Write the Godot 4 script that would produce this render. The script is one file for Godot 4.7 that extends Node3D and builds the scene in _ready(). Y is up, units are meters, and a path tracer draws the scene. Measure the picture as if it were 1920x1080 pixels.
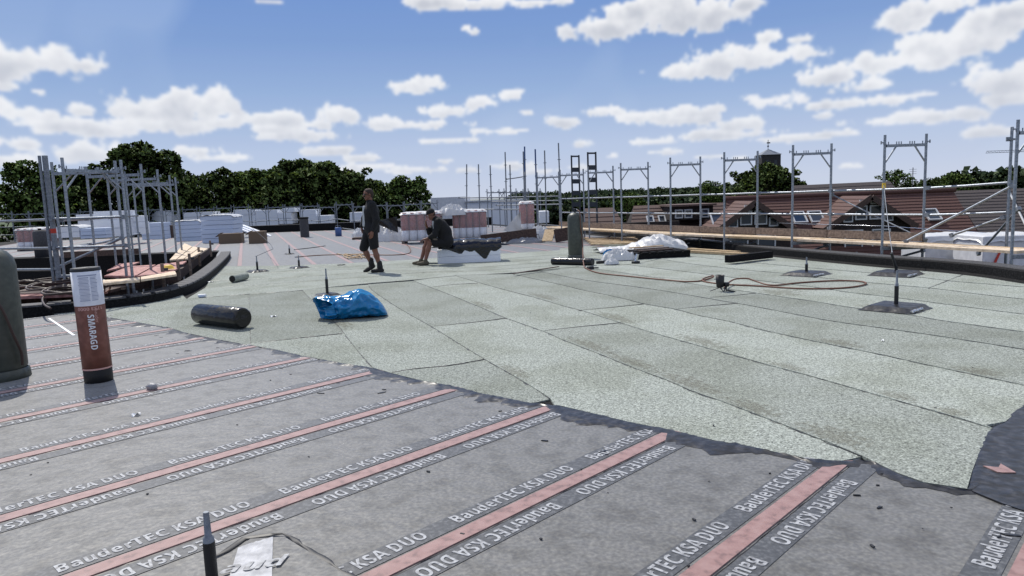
extends Node3D
# ---------------------------------------------------------------- camera model (photo pixels 1920x1080)
const F := 1350.0
const HC := 371.0
const ROLL := 0.0368
const EYE := 1.5
const DECK := 0.40
const ORD := ["first", "second", "third", "fourth", "fifth", "sixth", "seventh", "eighth", "ninth", "tenth"]
var cf: Vector3
var cr: Vector3
var cu: Vector3
var M := {}
var rng := RandomNumberGenerator.new()
var names := {}

func ray(x: float, y: float) -> Vector3:
	return cf + cr * ((x - 960.0) / F) + cu * ((540.0 - y) / F)
func gp(x: float, y: float, h := 0.0) -> Vector3:      # where the pixel's ray meets the level h
	var d := ray(x, y)
	return Vector3(0, EYE, 0) + d * ((h - EYE) / d.y)
func ap(x: float, y: float, depth: float) -> Vector3:  # the pixel's ray at a given distance ahead
	var d := ray(x, y)
	return Vector3(0, EYE, 0) + d * (depth / -d.z)

# ---------------------------------------------------------------- object helpers
func numbered(called: String) -> String:
	if not names.has(called):
		names[called] = 0
		return called
	names[called] += 1
	return "%s_%03d" % [called, names[called]]
func tag(o: Node3D, label: String, category: String, group := "") -> Node3D:
	o.set_meta("label", label)
	o.set_meta("category", category)
	o.set_meta("kind", "thing")
	if group != "": o.set_meta("group", group)
	return o
func thing(called: String, label: String, category: String, at := Vector3.ZERO, turn := 0.0, group := "") -> Node3D:
	var o := Node3D.new()
	o.name = numbered(called)
	add_child(o)
	o.position = at
	o.rotation.y = turn
	return tag(o, label, category, group)
func mi(called: String, mesh: Mesh, mat: Material, parent: Node) -> MeshInstance3D:
	var o := MeshInstance3D.new()
	o.name = numbered(called) if parent == self else called
	o.mesh = mesh
	o.material_override = mat
	parent.add_child(o, true)
	return o
func obj(called: String, st: SurfaceTool, mat: Material, parent: Node) -> MeshInstance3D:
	st.generate_normals()
	return mi(called, st.commit(), mat, parent)
func struct(called: String, st: SurfaceTool, mat: Material) -> MeshInstance3D:
	var o := obj(called, st, mat, self)
	o.set_meta("kind", "structure")
	return o
func copy(src: Node3D, label := "", group := "") -> Node3D:
	var c: Node3D = src.duplicate()
	c.name = numbered(String(src.name).rstrip("0123456789").rstrip("_") if String(src.name).right(1).is_valid_int() else String(src.name))
	add_child(c)
	if label != "": c.set_meta("label", label)
	if group != "": c.set_meta("group", group)
	return c

# ---------------------------------------------------------------- mesh helpers
func mb() -> SurfaceTool:
	var st := SurfaceTool.new()
	st.begin(Mesh.PRIMITIVE_TRIANGLES)
	st.set_smooth_group(-1)
	return st
func tri(st: SurfaceTool, a: Vector3, b: Vector3, c: Vector3) -> void:
	st.add_vertex(a); st.add_vertex(b); st.add_vertex(c)
func quad(st: SurfaceTool, a: Vector3, b: Vector3, c: Vector3, d: Vector3) -> void:
	tri(st, a, b, c); tri(st, a, c, d)
func hexa(st: SurfaceTool, p: Array) -> void:          # p[0..3] bottom ring, p[4..7] top ring
	quad(st, p[0], p[1], p[2], p[3]); quad(st, p[7], p[6], p[5], p[4])
	for i in 4:
		var j := (i + 1) % 4
		quad(st, p[i], p[i + 4], p[j + 4], p[j])
func box(st: SurfaceTool, c: Vector3, s: Vector3, b := Basis.IDENTITY) -> void:
	st.set_smooth_group(-1)
	var p := []
	for y in [-0.5, 0.5]:
		for q in [[-0.5, -0.5], [0.5, -0.5], [0.5, 0.5], [-0.5, 0.5]]:
			p.append(c + b * Vector3(q[0] * s.x, y * s.y, q[1] * s.z))
	hexa(st, p)
func bbox(st: SurfaceTool, c: Vector3, s: Vector3, bev: float, b := Basis.IDENTITY) -> void:   # box with chamfered top and upright edges
	st.set_smooth_group(-1)
	var ring := func(y: float, inset: float) -> Array:
		var hx := s.x / 2 - inset
		var hz := s.z / 2 - inset
		var r := []
		for q in [[-hx + bev, -hz], [hx - bev, -hz], [hx, -hz + bev], [hx, hz - bev], [hx - bev, hz], [-hx + bev, hz], [-hx, hz - bev], [-hx, -hz + bev]]:
			r.append(c + b * Vector3(q[0], y, q[1]))
		return r
	var rs := [ring.call(-s.y / 2, 0.0), ring.call(s.y / 2 - bev, 0.0), ring.call(s.y / 2, bev * 0.8)]
	for k in 2:
		for i in 8:
			var j := (i + 1) % 8
			quad(st, rs[k][i], rs[k + 1][i], rs[k + 1][j], rs[k][j])
	for i in range(1, 7):
		tri(st, rs[2][0], rs[2][i + 1], rs[2][i]); tri(st, rs[0][0], rs[0][i], rs[0][i + 1])
func beam(st: SurfaceTool, a: Vector3, b: Vector3, w: float, h: float) -> void:    # straight board from a to b, w across, h upwards
	var d := (b - a).normalized()
	var side := d.cross(Vector3.UP)
	side = side.normalized() if side.length() > 0.01 else Vector3.RIGHT
	var up := side.cross(d)
	var p := []
	for k in [-0.5, 0.5]:
		p.append(a + side * w * -0.5 + up * h * k); p.append(b + side * w * -0.5 + up * h * k)
		p.append(b + side * w * 0.5 + up * h * k); p.append(a + side * w * 0.5 + up * h * k)
	st.set_smooth_group(-1)
	hexa(st, p)
func tube(st: SurfaceTool, pts: Array, rad, sides := 8, caps := true) -> void:
	var rings := []
	var ref := Vector3.UP
	for i in pts.size():
		var d: Vector3 = (pts[mini(i + 1, pts.size() - 1)] - pts[maxi(i - 1, 0)]).normalized()
		if absf(d.dot(ref)) > 0.95: ref = Vector3.RIGHT if absf(d.x) < 0.9 else Vector3.FORWARD
		var u := d.cross(ref).normalized()
		var v := u.cross(d).normalized()
		ref = v
		var r: float = rad[i] if rad is Array else rad
		var ring := []
		for k in sides:
			var t := TAU * k / sides
			ring.append(pts[i] + (u * cos(t) + v * sin(t)) * r)
		rings.append(ring)
	st.set_smooth_group(0)
	for i in rings.size() - 1:
		for k in sides:
			var j := (k + 1) % sides
			quad(st, rings[i][k], rings[i][j], rings[i + 1][j], rings[i + 1][k])
	if caps:
		st.set_smooth_group(-1)
		for k in range(1, sides - 1):
			tri(st, rings[0][0], rings[0][k + 1], rings[0][k])
			var e: Array = rings[-1]
			tri(st, e[0], e[k], e[k + 1])
func lathe(st: SurfaceTool, prof: Array, sides := 24, at := Vector3.ZERO) -> void:   # prof: Vector2(radius, height)
	st.set_smooth_group(0)
	for i in prof.size() - 1:
		for k in sides:
			var t0 := TAU * k / sides
			var t1 := TAU * (k + 1) / sides
			var a: Vector2 = prof[i]
			var b: Vector2 = prof[i + 1]
			quad(st, at + Vector3(cos(t0) * a.x, a.y, sin(t0) * a.x), at + Vector3(cos(t0) * b.x, b.y, sin(t0) * b.x), at + Vector3(cos(t1) * b.x, b.y, sin(t1) * b.x), at + Vector3(cos(t1) * a.x, a.y, sin(t1) * a.x))
func prism(st: SurfaceTool, poly: PackedVector2Array, y0: float, y1: float) -> void:   # poly in x,z
	st.set_smooth_group(-1)
	var idx := Geometry2D.triangulate_polygon(poly)
	for i in range(0, idx.size(), 3):
		for y in [y0, y1]:
			tri(st, Vector3(poly[idx[i]].x, y, poly[idx[i]].y), Vector3(poly[idx[i + 1]].x, y, poly[idx[i + 1]].y), Vector3(poly[idx[i + 2]].x, y, poly[idx[i + 2]].y))
	for i in poly.size():
		var a := poly[i]
		var b := poly[(i + 1) % poly.size()]
		quad(st, Vector3(a.x, y0, a.y), Vector3(a.x, y1, a.y), Vector3(b.x, y1, b.y), Vector3(b.x, y0, b.y))
func curve(ctrl: Array, n: int) -> Array:     # smooth line through points
	var c := Curve3D.new()
	for i in ctrl.size():
		var t: Vector3 = (ctrl[mini(i + 1, ctrl.size() - 1)] - ctrl[maxi(i - 1, 0)]) / 6.0
		c.add_point(ctrl[i], -t, t)
	var out := []
	for i in n: out.append(c.sample_baked(c.get_baked_length() * i / (n - 1), true))
	return out
func gl(px: Array, h := 0.0) -> Array:        # flat list of pixels -> ground points
	var out := []
	for i in range(0, px.size(), 2): out.append(gp(px[i], px[i + 1], h))
	return out
func flat(pts: Array) -> PackedVector2Array:
	var out := PackedVector2Array()
	for p in pts: out.append(Vector2(p.x, p.z))
	return out
func sheet_grid(st: SurfaceTool, nu: int, nv: int, f: Callable, facets := false) -> void:
	st.set_smooth_group(-1 if facets else 0)
	var g := []
	for i in nu + 1:
		var r := []
		for j in nv + 1: r.append(f.call(float(i) / nu, float(j) / nv))
		g.append(r)
	for i in nu:
		for j in nv: quad(st, g[i][j], g[i][j + 1], g[i + 1][j + 1], g[i + 1][j])

# ---------------------------------------------------------------- materials
func ntex(seed_: int, freq: float, cols: Array, oct := 4, size := 512, type := FastNoiseLite.TYPE_SIMPLEX_SMOOTH, normal := 0.0) -> NoiseTexture2D:
	var n := FastNoiseLite.new()
	n.seed = seed_; n.frequency = freq; n.noise_type = type
	n.fractal_octaves = oct
	if oct <= 1: n.fractal_type = FastNoiseLite.FRACTAL_NONE
	var t := NoiseTexture2D.new()
	t.width = size; t.height = size; t.seamless = true; t.noise = n
	if normal > 0.0:
		t.as_normal_map = true
		t.bump_strength = normal
	elif cols.size() > 0:
		var g := Gradient.new()
		var offs := PackedFloat32Array()
		var cs := PackedColorArray()
		for i in cols.size():
			if cols[i] is Array:
				offs.append(cols[i][0]); cs.append(cols[i][1])
			else:
				offs.append(float(i) / (cols.size() - 1)); cs.append(cols[i])
		g.offsets = offs; g.colors = cs
		t.color_ramp = g
	return t
func c8(r: int, g: int, b: int) -> Color: return Color8(r, g, b)
func mat(col: Color, rough := 0.8, metal := 0.0) -> StandardMaterial3D:
	var m := StandardMaterial3D.new()
	m.albedo_color = col; m.roughness = rough; m.metallic = metal
	return m
func tmat(tex: Texture2D, scale: float, rough := 0.8, metal := 0.0, coarse: Texture2D = null, cscale := 0.2, world := true) -> StandardMaterial3D:
	var m := mat(Color.WHITE, rough, metal)
	m.albedo_texture = tex
	m.uv1_triplanar = true; m.uv1_world_triplanar = world; m.uv1_scale = Vector3.ONE * scale
	if coarse:
		m.detail_enabled = true; m.detail_albedo = coarse; m.detail_blend_mode = BaseMaterial3D.BLEND_MODE_MUL
		m.detail_uv_layer = BaseMaterial3D.DETAIL_UV_2
		m.uv2_triplanar = true; m.uv2_world_triplanar = world; m.uv2_scale = Vector3.ONE * cscale
	return m
func bump(m: StandardMaterial3D, seed_: int, freq: float, strength: float) -> StandardMaterial3D:
	m.normal_enabled = true
	m.normal_texture = ntex(seed_, freq, [], 3, 512, FastNoiseLite.TYPE_SIMPLEX_SMOOTH, strength)
	return m

func make_materials() -> void:
	var stain := ntex(11, 0.012, [[0.25, c8(234, 234, 230)], [0.45, c8(246, 246, 244)], [0.6, c8(252, 252, 252)], [1.0, c8(255, 255, 255)]], 5, 512)
	var gim := Image.create(640, 640, false, Image.FORMAT_RGB8)      # loose mineral granules, light and dark
	rng.seed = 1234
	var clump := FastNoiseLite.new(); clump.seed = 5; clump.frequency = 0.16; clump.fractal_octaves = 2
	for y in 640:
		for x in 640:
			var v := 0.615 + rng.randfn(0.0, 0.08) + clump.get_noise_2d(x, y) * 0.09
			var h := rng.randf()
			if h < 0.07: v -= 0.26
			elif h > 0.95: v += 0.16
			v = clampf(v, 0.16, 0.95)
			gim.set_pixel(x, y, Color(v * 0.982, v * 1.018, v * 0.972))
	var gtex := ImageTexture.create_from_image(gim)
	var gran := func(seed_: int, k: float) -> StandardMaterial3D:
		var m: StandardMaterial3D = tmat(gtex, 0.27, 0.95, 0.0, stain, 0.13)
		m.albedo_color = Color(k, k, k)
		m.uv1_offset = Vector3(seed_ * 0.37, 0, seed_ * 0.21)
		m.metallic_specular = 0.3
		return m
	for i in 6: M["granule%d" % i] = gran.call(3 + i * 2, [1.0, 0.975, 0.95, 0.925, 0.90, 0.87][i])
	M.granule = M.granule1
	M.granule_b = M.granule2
	var dirt := ntex(21, 0.02, [[0.24, c8(206, 203, 198)], [0.42, c8(238, 237, 234)], [0.58, c8(255, 255, 255)], [1.0, c8(255, 254, 250)]], 6, 1024)
	M.ksa = tmat(ntex(22, 0.09, [[0.2, c8(84, 83, 80)], [0.42, c8(97, 96, 93)], [0.58, c8(103, 102, 98)], [0.8, c8(117, 116, 111)]], 6, 1024), 0.36, 0.5, 0.0, dirt, 0.21)
	bump(M.ksa, 23, 0.05, 0.7)
	M.band = tmat(ntex(25, 0.06, [[0.2, c8(46, 47, 48)], [0.5, c8(60, 61, 62)], [0.8, c8(92, 93, 94)]], 4, 512), 0.9, 0.5)
	M.text = tmat(ntex(26, 0.035, [[0.25, c8(118, 118, 119)], [0.42, c8(146, 147, 148)], [0.56, c8(164, 165, 166)], [1.0, c8(180, 182, 184)]], 5, 512), 1.3, 0.5)
	M.red = tmat(ntex(27, 0.03, [[0.2, c8(116, 86, 81)], [0.42, c8(142, 106, 100)], [0.8, c8(152, 119, 113)]], 5, 512), 0.8, 0.55)
	M.tar = tmat(ntex(29, 0.05, [[0.25, c8(20, 20, 22)], [0.5, c8(32, 32, 35)], [0.75, c8(56, 56, 60)]], 6, 512), 0.5, 0.36)
	bump(M.tar, 30, 0.02, 3.0)
	for k in ["ksa", "band", "text", "red"]:                 # fine dust lies on all of it
		M[k].rim_enabled = true; M[k].rim = 0.55; M[k].rim_tint = 0.1
	M.bead = mat(c8(34, 34, 37), 0.5)
	M.bitumen = tmat(ntex(31, 0.05, [[0.2, c8(18, 18, 19)], [0.5, c8(28, 28, 29)], [0.8, c8(44, 44, 46)]], 4, 512), 1.0, 0.7)
	bump(M.bitumen, 32, 0.08, 2.0)
	M.bitumen.metallic_specular = 0.2
	M.cap = tmat(ntex(33, 0.05, [[0.2, c8(44, 44, 47)], [0.5, c8(64, 64, 67)], [0.8, c8(86, 86, 90)]], 4, 512), 1.0, 0.7)
	M.foil = mat(c8(200, 202, 206), 0.25, 0.9)
	M.steel = tmat(ntex(34, 0.05, [[0.0, c8(112, 118, 126)], [0.5, c8(146, 152, 160)], [1.0, c8(176, 181, 188)]], 4, 256), 1.5, 0.45, 0.75)
	M.steel_dull = tmat(ntex(35, 0.05, [[0.0, c8(96, 102, 110)], [0.5, c8(128, 134, 142)], [1.0, c8(156, 162, 168)]], 4, 256), 1.5, 0.6, 0.4)
	M.steel_dark = mat(c8(58, 62, 70), 0.55, 0.4)
	M.steel_blue = mat(c8(52, 82, 130), 0.5, 0.2)
	M.rubber = mat(c8(24, 24, 26), 0.5)
	M.wood = tmat(ntex(36, 0.03, [[0.2, c8(140, 116, 86)], [0.5, c8(182, 156, 120)], [0.8, c8(202, 180, 146)]], 5, 512), 0.7, 0.8)
	M.wood.uv1_scale = Vector3(0.5, 2.0, 2.0)
	M.wood_pale = tmat(ntex(37, 0.03, [[0.0, c8(168, 146, 120)], [0.5, c8(212, 192, 166)], [1.0, c8(232, 216, 194)]], 5, 512), 0.7, 0.8)
	M.wood_grey = tmat(ntex(38, 0.04, [[0.0, c8(80, 70, 62)], [0.5, c8(122, 108, 98)], [1.0, c8(160, 144, 132)]], 5, 512), 0.7, 0.85)
	M.wood_dark = tmat(ntex(39, 0.04, [[0.0, c8(48, 36, 32)], [0.5, c8(72, 56, 50)], [1.0, c8(96, 78, 70)]], 5, 512), 0.7, 0.8)
	M.plyred = tmat(ntex(40, 0.03, [[0.2, c8(136, 92, 86)], [0.5, c8(168, 118, 111)], [0.8, c8(186, 142, 134)]], 5, 512), 0.5, 0.75)
	M.eps = tmat(ntex(41, 0.09, [[0.0, c8(214, 218, 226)], [0.5, c8(230, 233, 238)], [1.0, c8(242, 244, 246)]], 4, 512), 0.6, 0.9)
	M.epsblue = tmat(ntex(42, 0.09, [[0.0, c8(176, 190, 212)], [0.5, c8(192, 204, 224)], [1.0, c8(210, 220, 236)]], 4, 512), 0.6, 0.85)
	M.film = mat(Color(0.92, 0.93, 0.95, 0.16), 0.22)
	M.film.transparency = BaseMaterial3D.TRANSPARENCY_ALPHA
	M.filmwhite = mat(c8(204, 204, 203), 0.35)
	bump(M.filmwhite, 43, 0.01, 2.5)
	M.filmwhite.uv1_triplanar = true
	M.patchgrey = tmat(ntex(76, 0.05, [[0.2, c8(150, 151, 154)], [0.5, c8(172, 173, 176)], [0.8, c8(190, 191, 194)]], 5, 256), 1.0, 0.55)
	M.filmgrey = mat(c8(128, 130, 134), 0.35)
	M.rollred = tmat(ntex(44, 0.04, [[0.2, c8(108, 66, 54)], [0.5, c8(122, 75, 62)], [0.8, c8(136, 90, 77)]], 4, 256), 1.0, 0.5)
	M.rollpink = tmat(ntex(45, 0.04, [[0.2, c8(136, 70, 64)], [0.5, c8(158, 86, 78)], [0.8, c8(176, 106, 98)]], 4, 256), 1.0, 0.6)
	M.paper = tmat(ntex(46, 0.03, [[0.0, c8(206, 208, 214)], [0.5, c8(224, 226, 232)], [1.0, c8(236, 238, 242)]], 4, 256), 1.0, 0.7)
	M.print = mat(c8(158, 164, 184), 0.7)
	M.print2 = mat(c8(186, 190, 204), 0.7)
	M.white = mat(c8(228, 230, 232), 0.6)
	M.pinktext = mat(c8(206, 160, 150), 0.6)
	M.black_film = mat(c8(16, 16, 19), 0.22)
	bump(M.black_film, 47, 0.015, 5.0)
	M.black_film.uv1_triplanar = true
	M.bluebag = mat(c8(20, 118, 172), 0.18)
	M.bluebag.backlight = Color(0.06, 0.36, 0.5)
	M.bluebag.uv1_triplanar = true; M.bluebag.uv1_scale = Vector3.ONE * 1.5
	bump(M.bluebag, 48, 0.008, 2.0)
	M.cylinder = tmat(ntex(49, 0.03, [[0.0, c8(54, 58, 52)], [0.5, c8(66, 71, 64)], [1.0, c8(80, 84, 76)]], 4, 256), 1.5, 0.45)
	M.hose = mat(c8(104, 66, 48), 0.55)
	M.hose_dark = mat(c8(62, 46, 40), 0.5)
	M.skin = mat(c8(116, 78, 62), 0.6)
	M.cloth = tmat(ntex(50, 0.08, [[0.2, c8(15, 16, 18)], [0.5, c8(21, 22, 25)], [0.8, c8(31, 32, 36)]], 4, 256), 2.0, 0.9)
	bump(M.cloth, 52, 0.035, 7.0)
	M.cloth2 = tmat(ntex(51, 0.08, [[0.2, c8(13, 13, 15)], [0.5, c8(18, 18, 21)], [0.8, c8(26, 26, 30)]], 4, 256), 2.0, 0.9)
	bump(M.cloth2, 53, 0.035, 7.0)
	M.shirt = mat(c8(172, 176, 180), 0.9)
	M.hair = mat(c8(52, 40, 34), 0.8)
	M.boot = mat(c8(26, 25, 26), 0.7)
	M.olive = mat(c8(86, 80, 66), 0.8)
	M.stone = mat(c8(150, 150, 152), 0.5)
	M.bark = mat(c8(70, 58, 46), 0.9)
	M.cardboard = mat(c8(108, 92, 76), 0.85)
	var leaf := func(a: Color, b: Color, seed_: int) -> StandardMaterial3D:
		var m: StandardMaterial3D = tmat(ntex(seed_, 0.06, [a, a.lerp(b, 0.4), b], 3, 256), 0.25, 0.9)
		m.backlight = Color(0.28, 0.38, 0.08)
		return m
	M.leaf = leaf.call(c8(60, 76, 36), c8(116, 136, 64), 60)
	M.leaf_b = leaf.call(c8(72, 92, 42), c8(132, 156, 76), 61)
	M.leaf_c = leaf.call(c8(66, 86, 38), c8(120, 146, 70), 62)
	M.wood_far = leaf.call(c8(44, 58, 34), c8(80, 98, 58), 63)
	M.tile = tmat(ntex(64, 0.08, [[0.2, c8(66, 44, 39)], [0.5, c8(86, 57, 50)], [0.8, c8(106, 75, 67)]], 4, 512), 0.5, 0.8)
	M.tile_b = tmat(ntex(65, 0.08, [[0.2, c8(72, 56, 50)], [0.5, c8(94, 74, 67)], [0.8, c8(114, 94, 86)]], 4, 512), 0.5, 0.8)
	M.tile_grey = tmat(ntex(66, 0.08, [[0.2, c8(62, 56, 54)], [0.5, c8(80, 72, 70)], [0.8, c8(98, 90, 88)]], 4, 512), 0.5, 0.8)
	M.wall_dark = tmat(ntex(67, 0.05, [[0.2, c8(30, 25, 24)], [0.5, c8(42, 34, 32)], [0.8, c8(56, 46, 43)]], 4, 256), 0.6, 0.85)
	M.brick = tmat(ntex(68, 0.07, [[0.2, c8(30, 29, 32)], [0.5, c8(42, 40, 44)], [0.8, c8(54, 51, 55)]], 4, 256), 0.4, 0.85)
	M.slate = mat(c8(110, 116, 126), 0.6)
	M.glass = mat(c8(46, 58, 72), 0.06)
	M.glass_sky = mat(c8(70, 74, 78), 0.04)
	M.pvc = mat(c8(190, 192, 194), 0.5)
	M.wall_white = tmat(ntex(69, 0.05, [[0.0, c8(196, 198, 202)], [0.5, c8(208, 210, 213)], [1.0, c8(222, 223, 226)]], 4, 256), 0.3, 0.8)
	M.ground = tmat(ntex(70, 0.03, [[0.0, c8(62, 70, 44)], [0.5, c8(88, 92, 64)], [1.0, c8(118, 114, 90)]], 5, 512), 0.05, 0.95)
	M.hill = tmat(ntex(71, 0.05, [[0.0, c8(40, 54, 30)], [0.5, c8(60, 78, 42)], [1.0, c8(84, 100, 58)]], 5, 512), 0.02, 0.95)
	M.yellow = mat(c8(214, 178, 60), 0.6)
	M.redtape = mat(c8(190, 60, 44), 0.6)
	M.bluecan = mat(c8(70, 98, 150), 0.5)
	M.concrete = tmat(ntex(72, 0.05, [[0.0, c8(110, 108, 104)], [0.5, c8(140, 138, 134)], [1.0, c8(164, 162, 158)]], 4, 256), 0.4, 0.9)

# ---------------------------------------------------------------- sky
func make_sky() -> ImageTexture:
	var W := 2048
	var H := 1024
	var rows := 545
	var dens := PackedFloat32Array(); dens.resize(W * rows)
	var core := PackedFloat32Array(); core.resize(W * rows)
	var blobs := []   # u px, v px, ru, rv
	var px := [60,112,120,34, 5,118,60,48, 150,118,26,16, 12,160,24,12, 70,170,12,6, 42,208,80,22, 10,200,40,24, 150,205,34,14, 118,232,110,18, 335,203,110,36, 380,195,55,34, 300,232,140,24, 240,206,60,20, 205,240,90,18, 420,228,50,18,
		520,222,75,17, 636,214,44,26, 590,232,40,14, 545,252,85,15, 575,250,34,20, 500,240,40,12, 30,265,60,18, 20,300,60,18, 160,285,95,24, 60,245,30,10, 355,282,70,14, 420,294,60,10, 610,282,50,10, 680,295,38,9, 690,312,80,9, 770,318,70,6, 640,318,50,8,
		780,161,56,24, 722,230,46,19, 770,233,90,12, 825,208,54,16, 905,192,42,16, 950,178,40,14, 935,244,50,9, 840,262,80,7, 872,52,11,8, 886,58,15,7, 800,2,75,14, 905,5,150,16, 1010,3,60,10, 500,1,26,4, 830,300,18,6, 980,208,16,5,
		1130,52,90,26, 1240,30,140,42, 1330,28,70,34, 1180,20,70,24, 1400,5,40,16, 1300,132,85,22, 1400,108,130,32, 1480,98,56,22, 1440,68,34,16, 1490,72,36,10, 1560,140,70,24, 1640,118,90,34, 1720,110,80,34, 1800,70,90,44, 1700,40,70,30, 1740,12,100,26, 1850,40,80,46, 1900,16,60,30, 1620,158,70,18, 1760,80,120,40,
		1880,150,90,34, 1900,180,50,24, 1455,188,54,21, 1520,200,20,9, 1640,187,90,14, 1700,178,44,9, 1135,208,44,13, 1210,216,80,18, 1300,208,60,16, 1270,222,90,15, 1048,227,34,13, 1390,232,52,18, 1340,252,110,12, 1220,264,70,10, 1480,258,80,9, 1560,250,60,8, 1545,196,14,8, 1536,216,20,6, 1725,218,100,16, 1640,226,60,10, 1860,246,60,12, 1585,244,16,5,
		1098,268,34,10, 1245,283,38,7, 1148,290,18,5, 1330,292,24,5, 1385,296,18,6, 960,243,30,6, 985,212,14,5, 1100,312,30,6, 950,310,60,8, 880,318,30,5, 1010,320,40,6, 1460,318,20,5, 1590,310,24,6]
	for i in range(0, px.size(), 4):
		var d := ray(px[i], px[i + 1]).normalized()
		var k := 1.0 / ray(px[i], px[i + 1]).length() / F
		var u := fposmod(atan2(d.x, -d.z) / TAU, 1.0) * W
		var v := acos(d.y) / PI * H
		blobs.append([u, v, px[i + 2] * k / TAU * W / maxf(0.5, sqrt(1 - d.y * d.y)), px[i + 3] * k / PI * H])
	rng.seed = 77
	for i in 260:                                            # the same broken cumulus all round the sky
		var el := pow(rng.randf(), 1.6) * 62.0 + 1.5
		var az := rng.randf() * 360.0
		var near := absf(wrapf(az, -180, 180)) < 44.0
		if near and el < 27.0: continue
		var s := (1.2 + el * 0.16) * rng.randf_range(0.5, 1.5)
		for j in rng.randi_range(1, 4):
			var du := rng.randf_range(-1.6, 1.6) * s
			blobs.append([fposmod((az + du) / 360.0, 1.0) * W, (90.0 - el + rng.randf_range(-.3, .3) * s) / 180.0 * H, s * rng.randf_range(0.9, 1.9) / 360.0 * W, s * rng.randf_range(.35, .6) / 180.0 * H])
	for b in blobs:
		var ru: float = b[2] * 1.55
		var rv: float = b[3] * 1.65
		for y in range(maxi(0, int(b[1] - rv)), mini(rows - 1, int(b[1] + rv)) + 1):
			var dy: float = (y - b[1]) / b[3]
			if dy > 0.0: dy *= 1.25
			for x in range(int(b[0] - ru), int(b[0] + ru) + 1):
				var dx: float = (x - b[0]) / b[2]
				var q := 1.0 - (dx * dx + dy * dy)
				var xi := posmod(x, W)
				var id := y * W + xi
				q = maxf(q + 1.4, 0.0) * 0.41667
				var e := q * q
				dens[id] = maxf(dens[id], e) + minf(dens[id], e) * 0.10
				var g := clampf(e * (0.75 + 0.55 * dy), 0.0, 1.0)
				core[id] = maxf(core[id], g)
	var n := FastNoiseLite.new()
	n.noise_type = FastNoiseLite.TYPE_SIMPLEX_SMOOTH; n.frequency = 0.075; n.fractal_octaves = 5; n.fractal_gain = 0.6; n.seed = 5
	var na := n.get_seamless_image(W, H).get_data()
	n.seed = 9; n.frequency = 0.022; n.fractal_octaves = 5
	var nb := n.get_seamless_image(W, H).get_data()
	n.seed = 19; n.frequency = 0.004; n.fractal_octaves = 4
	var ncir := n.get_seamless_image(W, H).get_data()
	var data := PackedByteArray(); data.resize(W * H * 3)
	data.fill(110)
	var stops := [[0.0, Vector3(204, 212, 230)], [4.0, Vector3(184, 200, 228)], [8.0, Vector3(154, 180, 220)], [12.0, Vector3(130, 161, 212)], [18.0, Vector3(110, 146, 208)], [45.0, Vector3(80, 120, 194)], [90.0, Vector3(60, 102, 184)]]
	for y in H:
		var el := 90.0 - (y + 0.5) / H * 180.0
		var base: Vector3 = stops[0][1]
		if el > 0:
			for i in stops.size() - 1:
				if el >= stops[i][0] and el <= stops[i + 1][0]:
					base = stops[i][1].lerp(stops[i + 1][1], (el - stops[i][0]) / (stops[i + 1][0] - stops[i][0]))
		else:
			base = Vector3(150, 154, 150)
		var lo := clampf(1.0 - el / 14.0, 0.0, 1.0)
		for x in W:
			var c := base
			if y < rows:
				var id := y * W + x
				var f := na[id] / 255.0
				var f2 := nb[id] / 255.0
				var ci := clampf((ncir[id] / 255.0 - 0.52) * 1.6, 0.0, 0.22)
				c = c.lerp(Vector3(214, 226, 244), ci)
				var e := dens[id]
				if e > 0.02:
					var v := e + (f - 0.5) * 1.15 + (f2 - 0.5) * 0.85
					var a := clampf((v - 0.42) / 0.24, 0.0, 1.0)
					a = a * a * (3.0 - 2.0 * a)
					if a > 0.0:
						var g := clampf((core[id] - 0.36 + (f2 - 0.5) * 1.5 + (f - 0.5) * 0.7) * 1.25, 0.0, 1.0)
						var cc := Vector3(244, 245, 248).lerp(Vector3(190, 195, 207), g * 0.85)
						cc = cc.lerp(Vector3(222, 228, 240), lo * 0.45)
						c = c.lerp(cc, a)
			var o := (y * W + x) * 3
			data[o] = int(c.x); data[o + 1] = int(c.y); data[o + 2] = int(c.z)
	return ImageTexture.create_from_image(Image.create_from_data(W, H, false, Image.FORMAT_RGB8, data))

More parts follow.
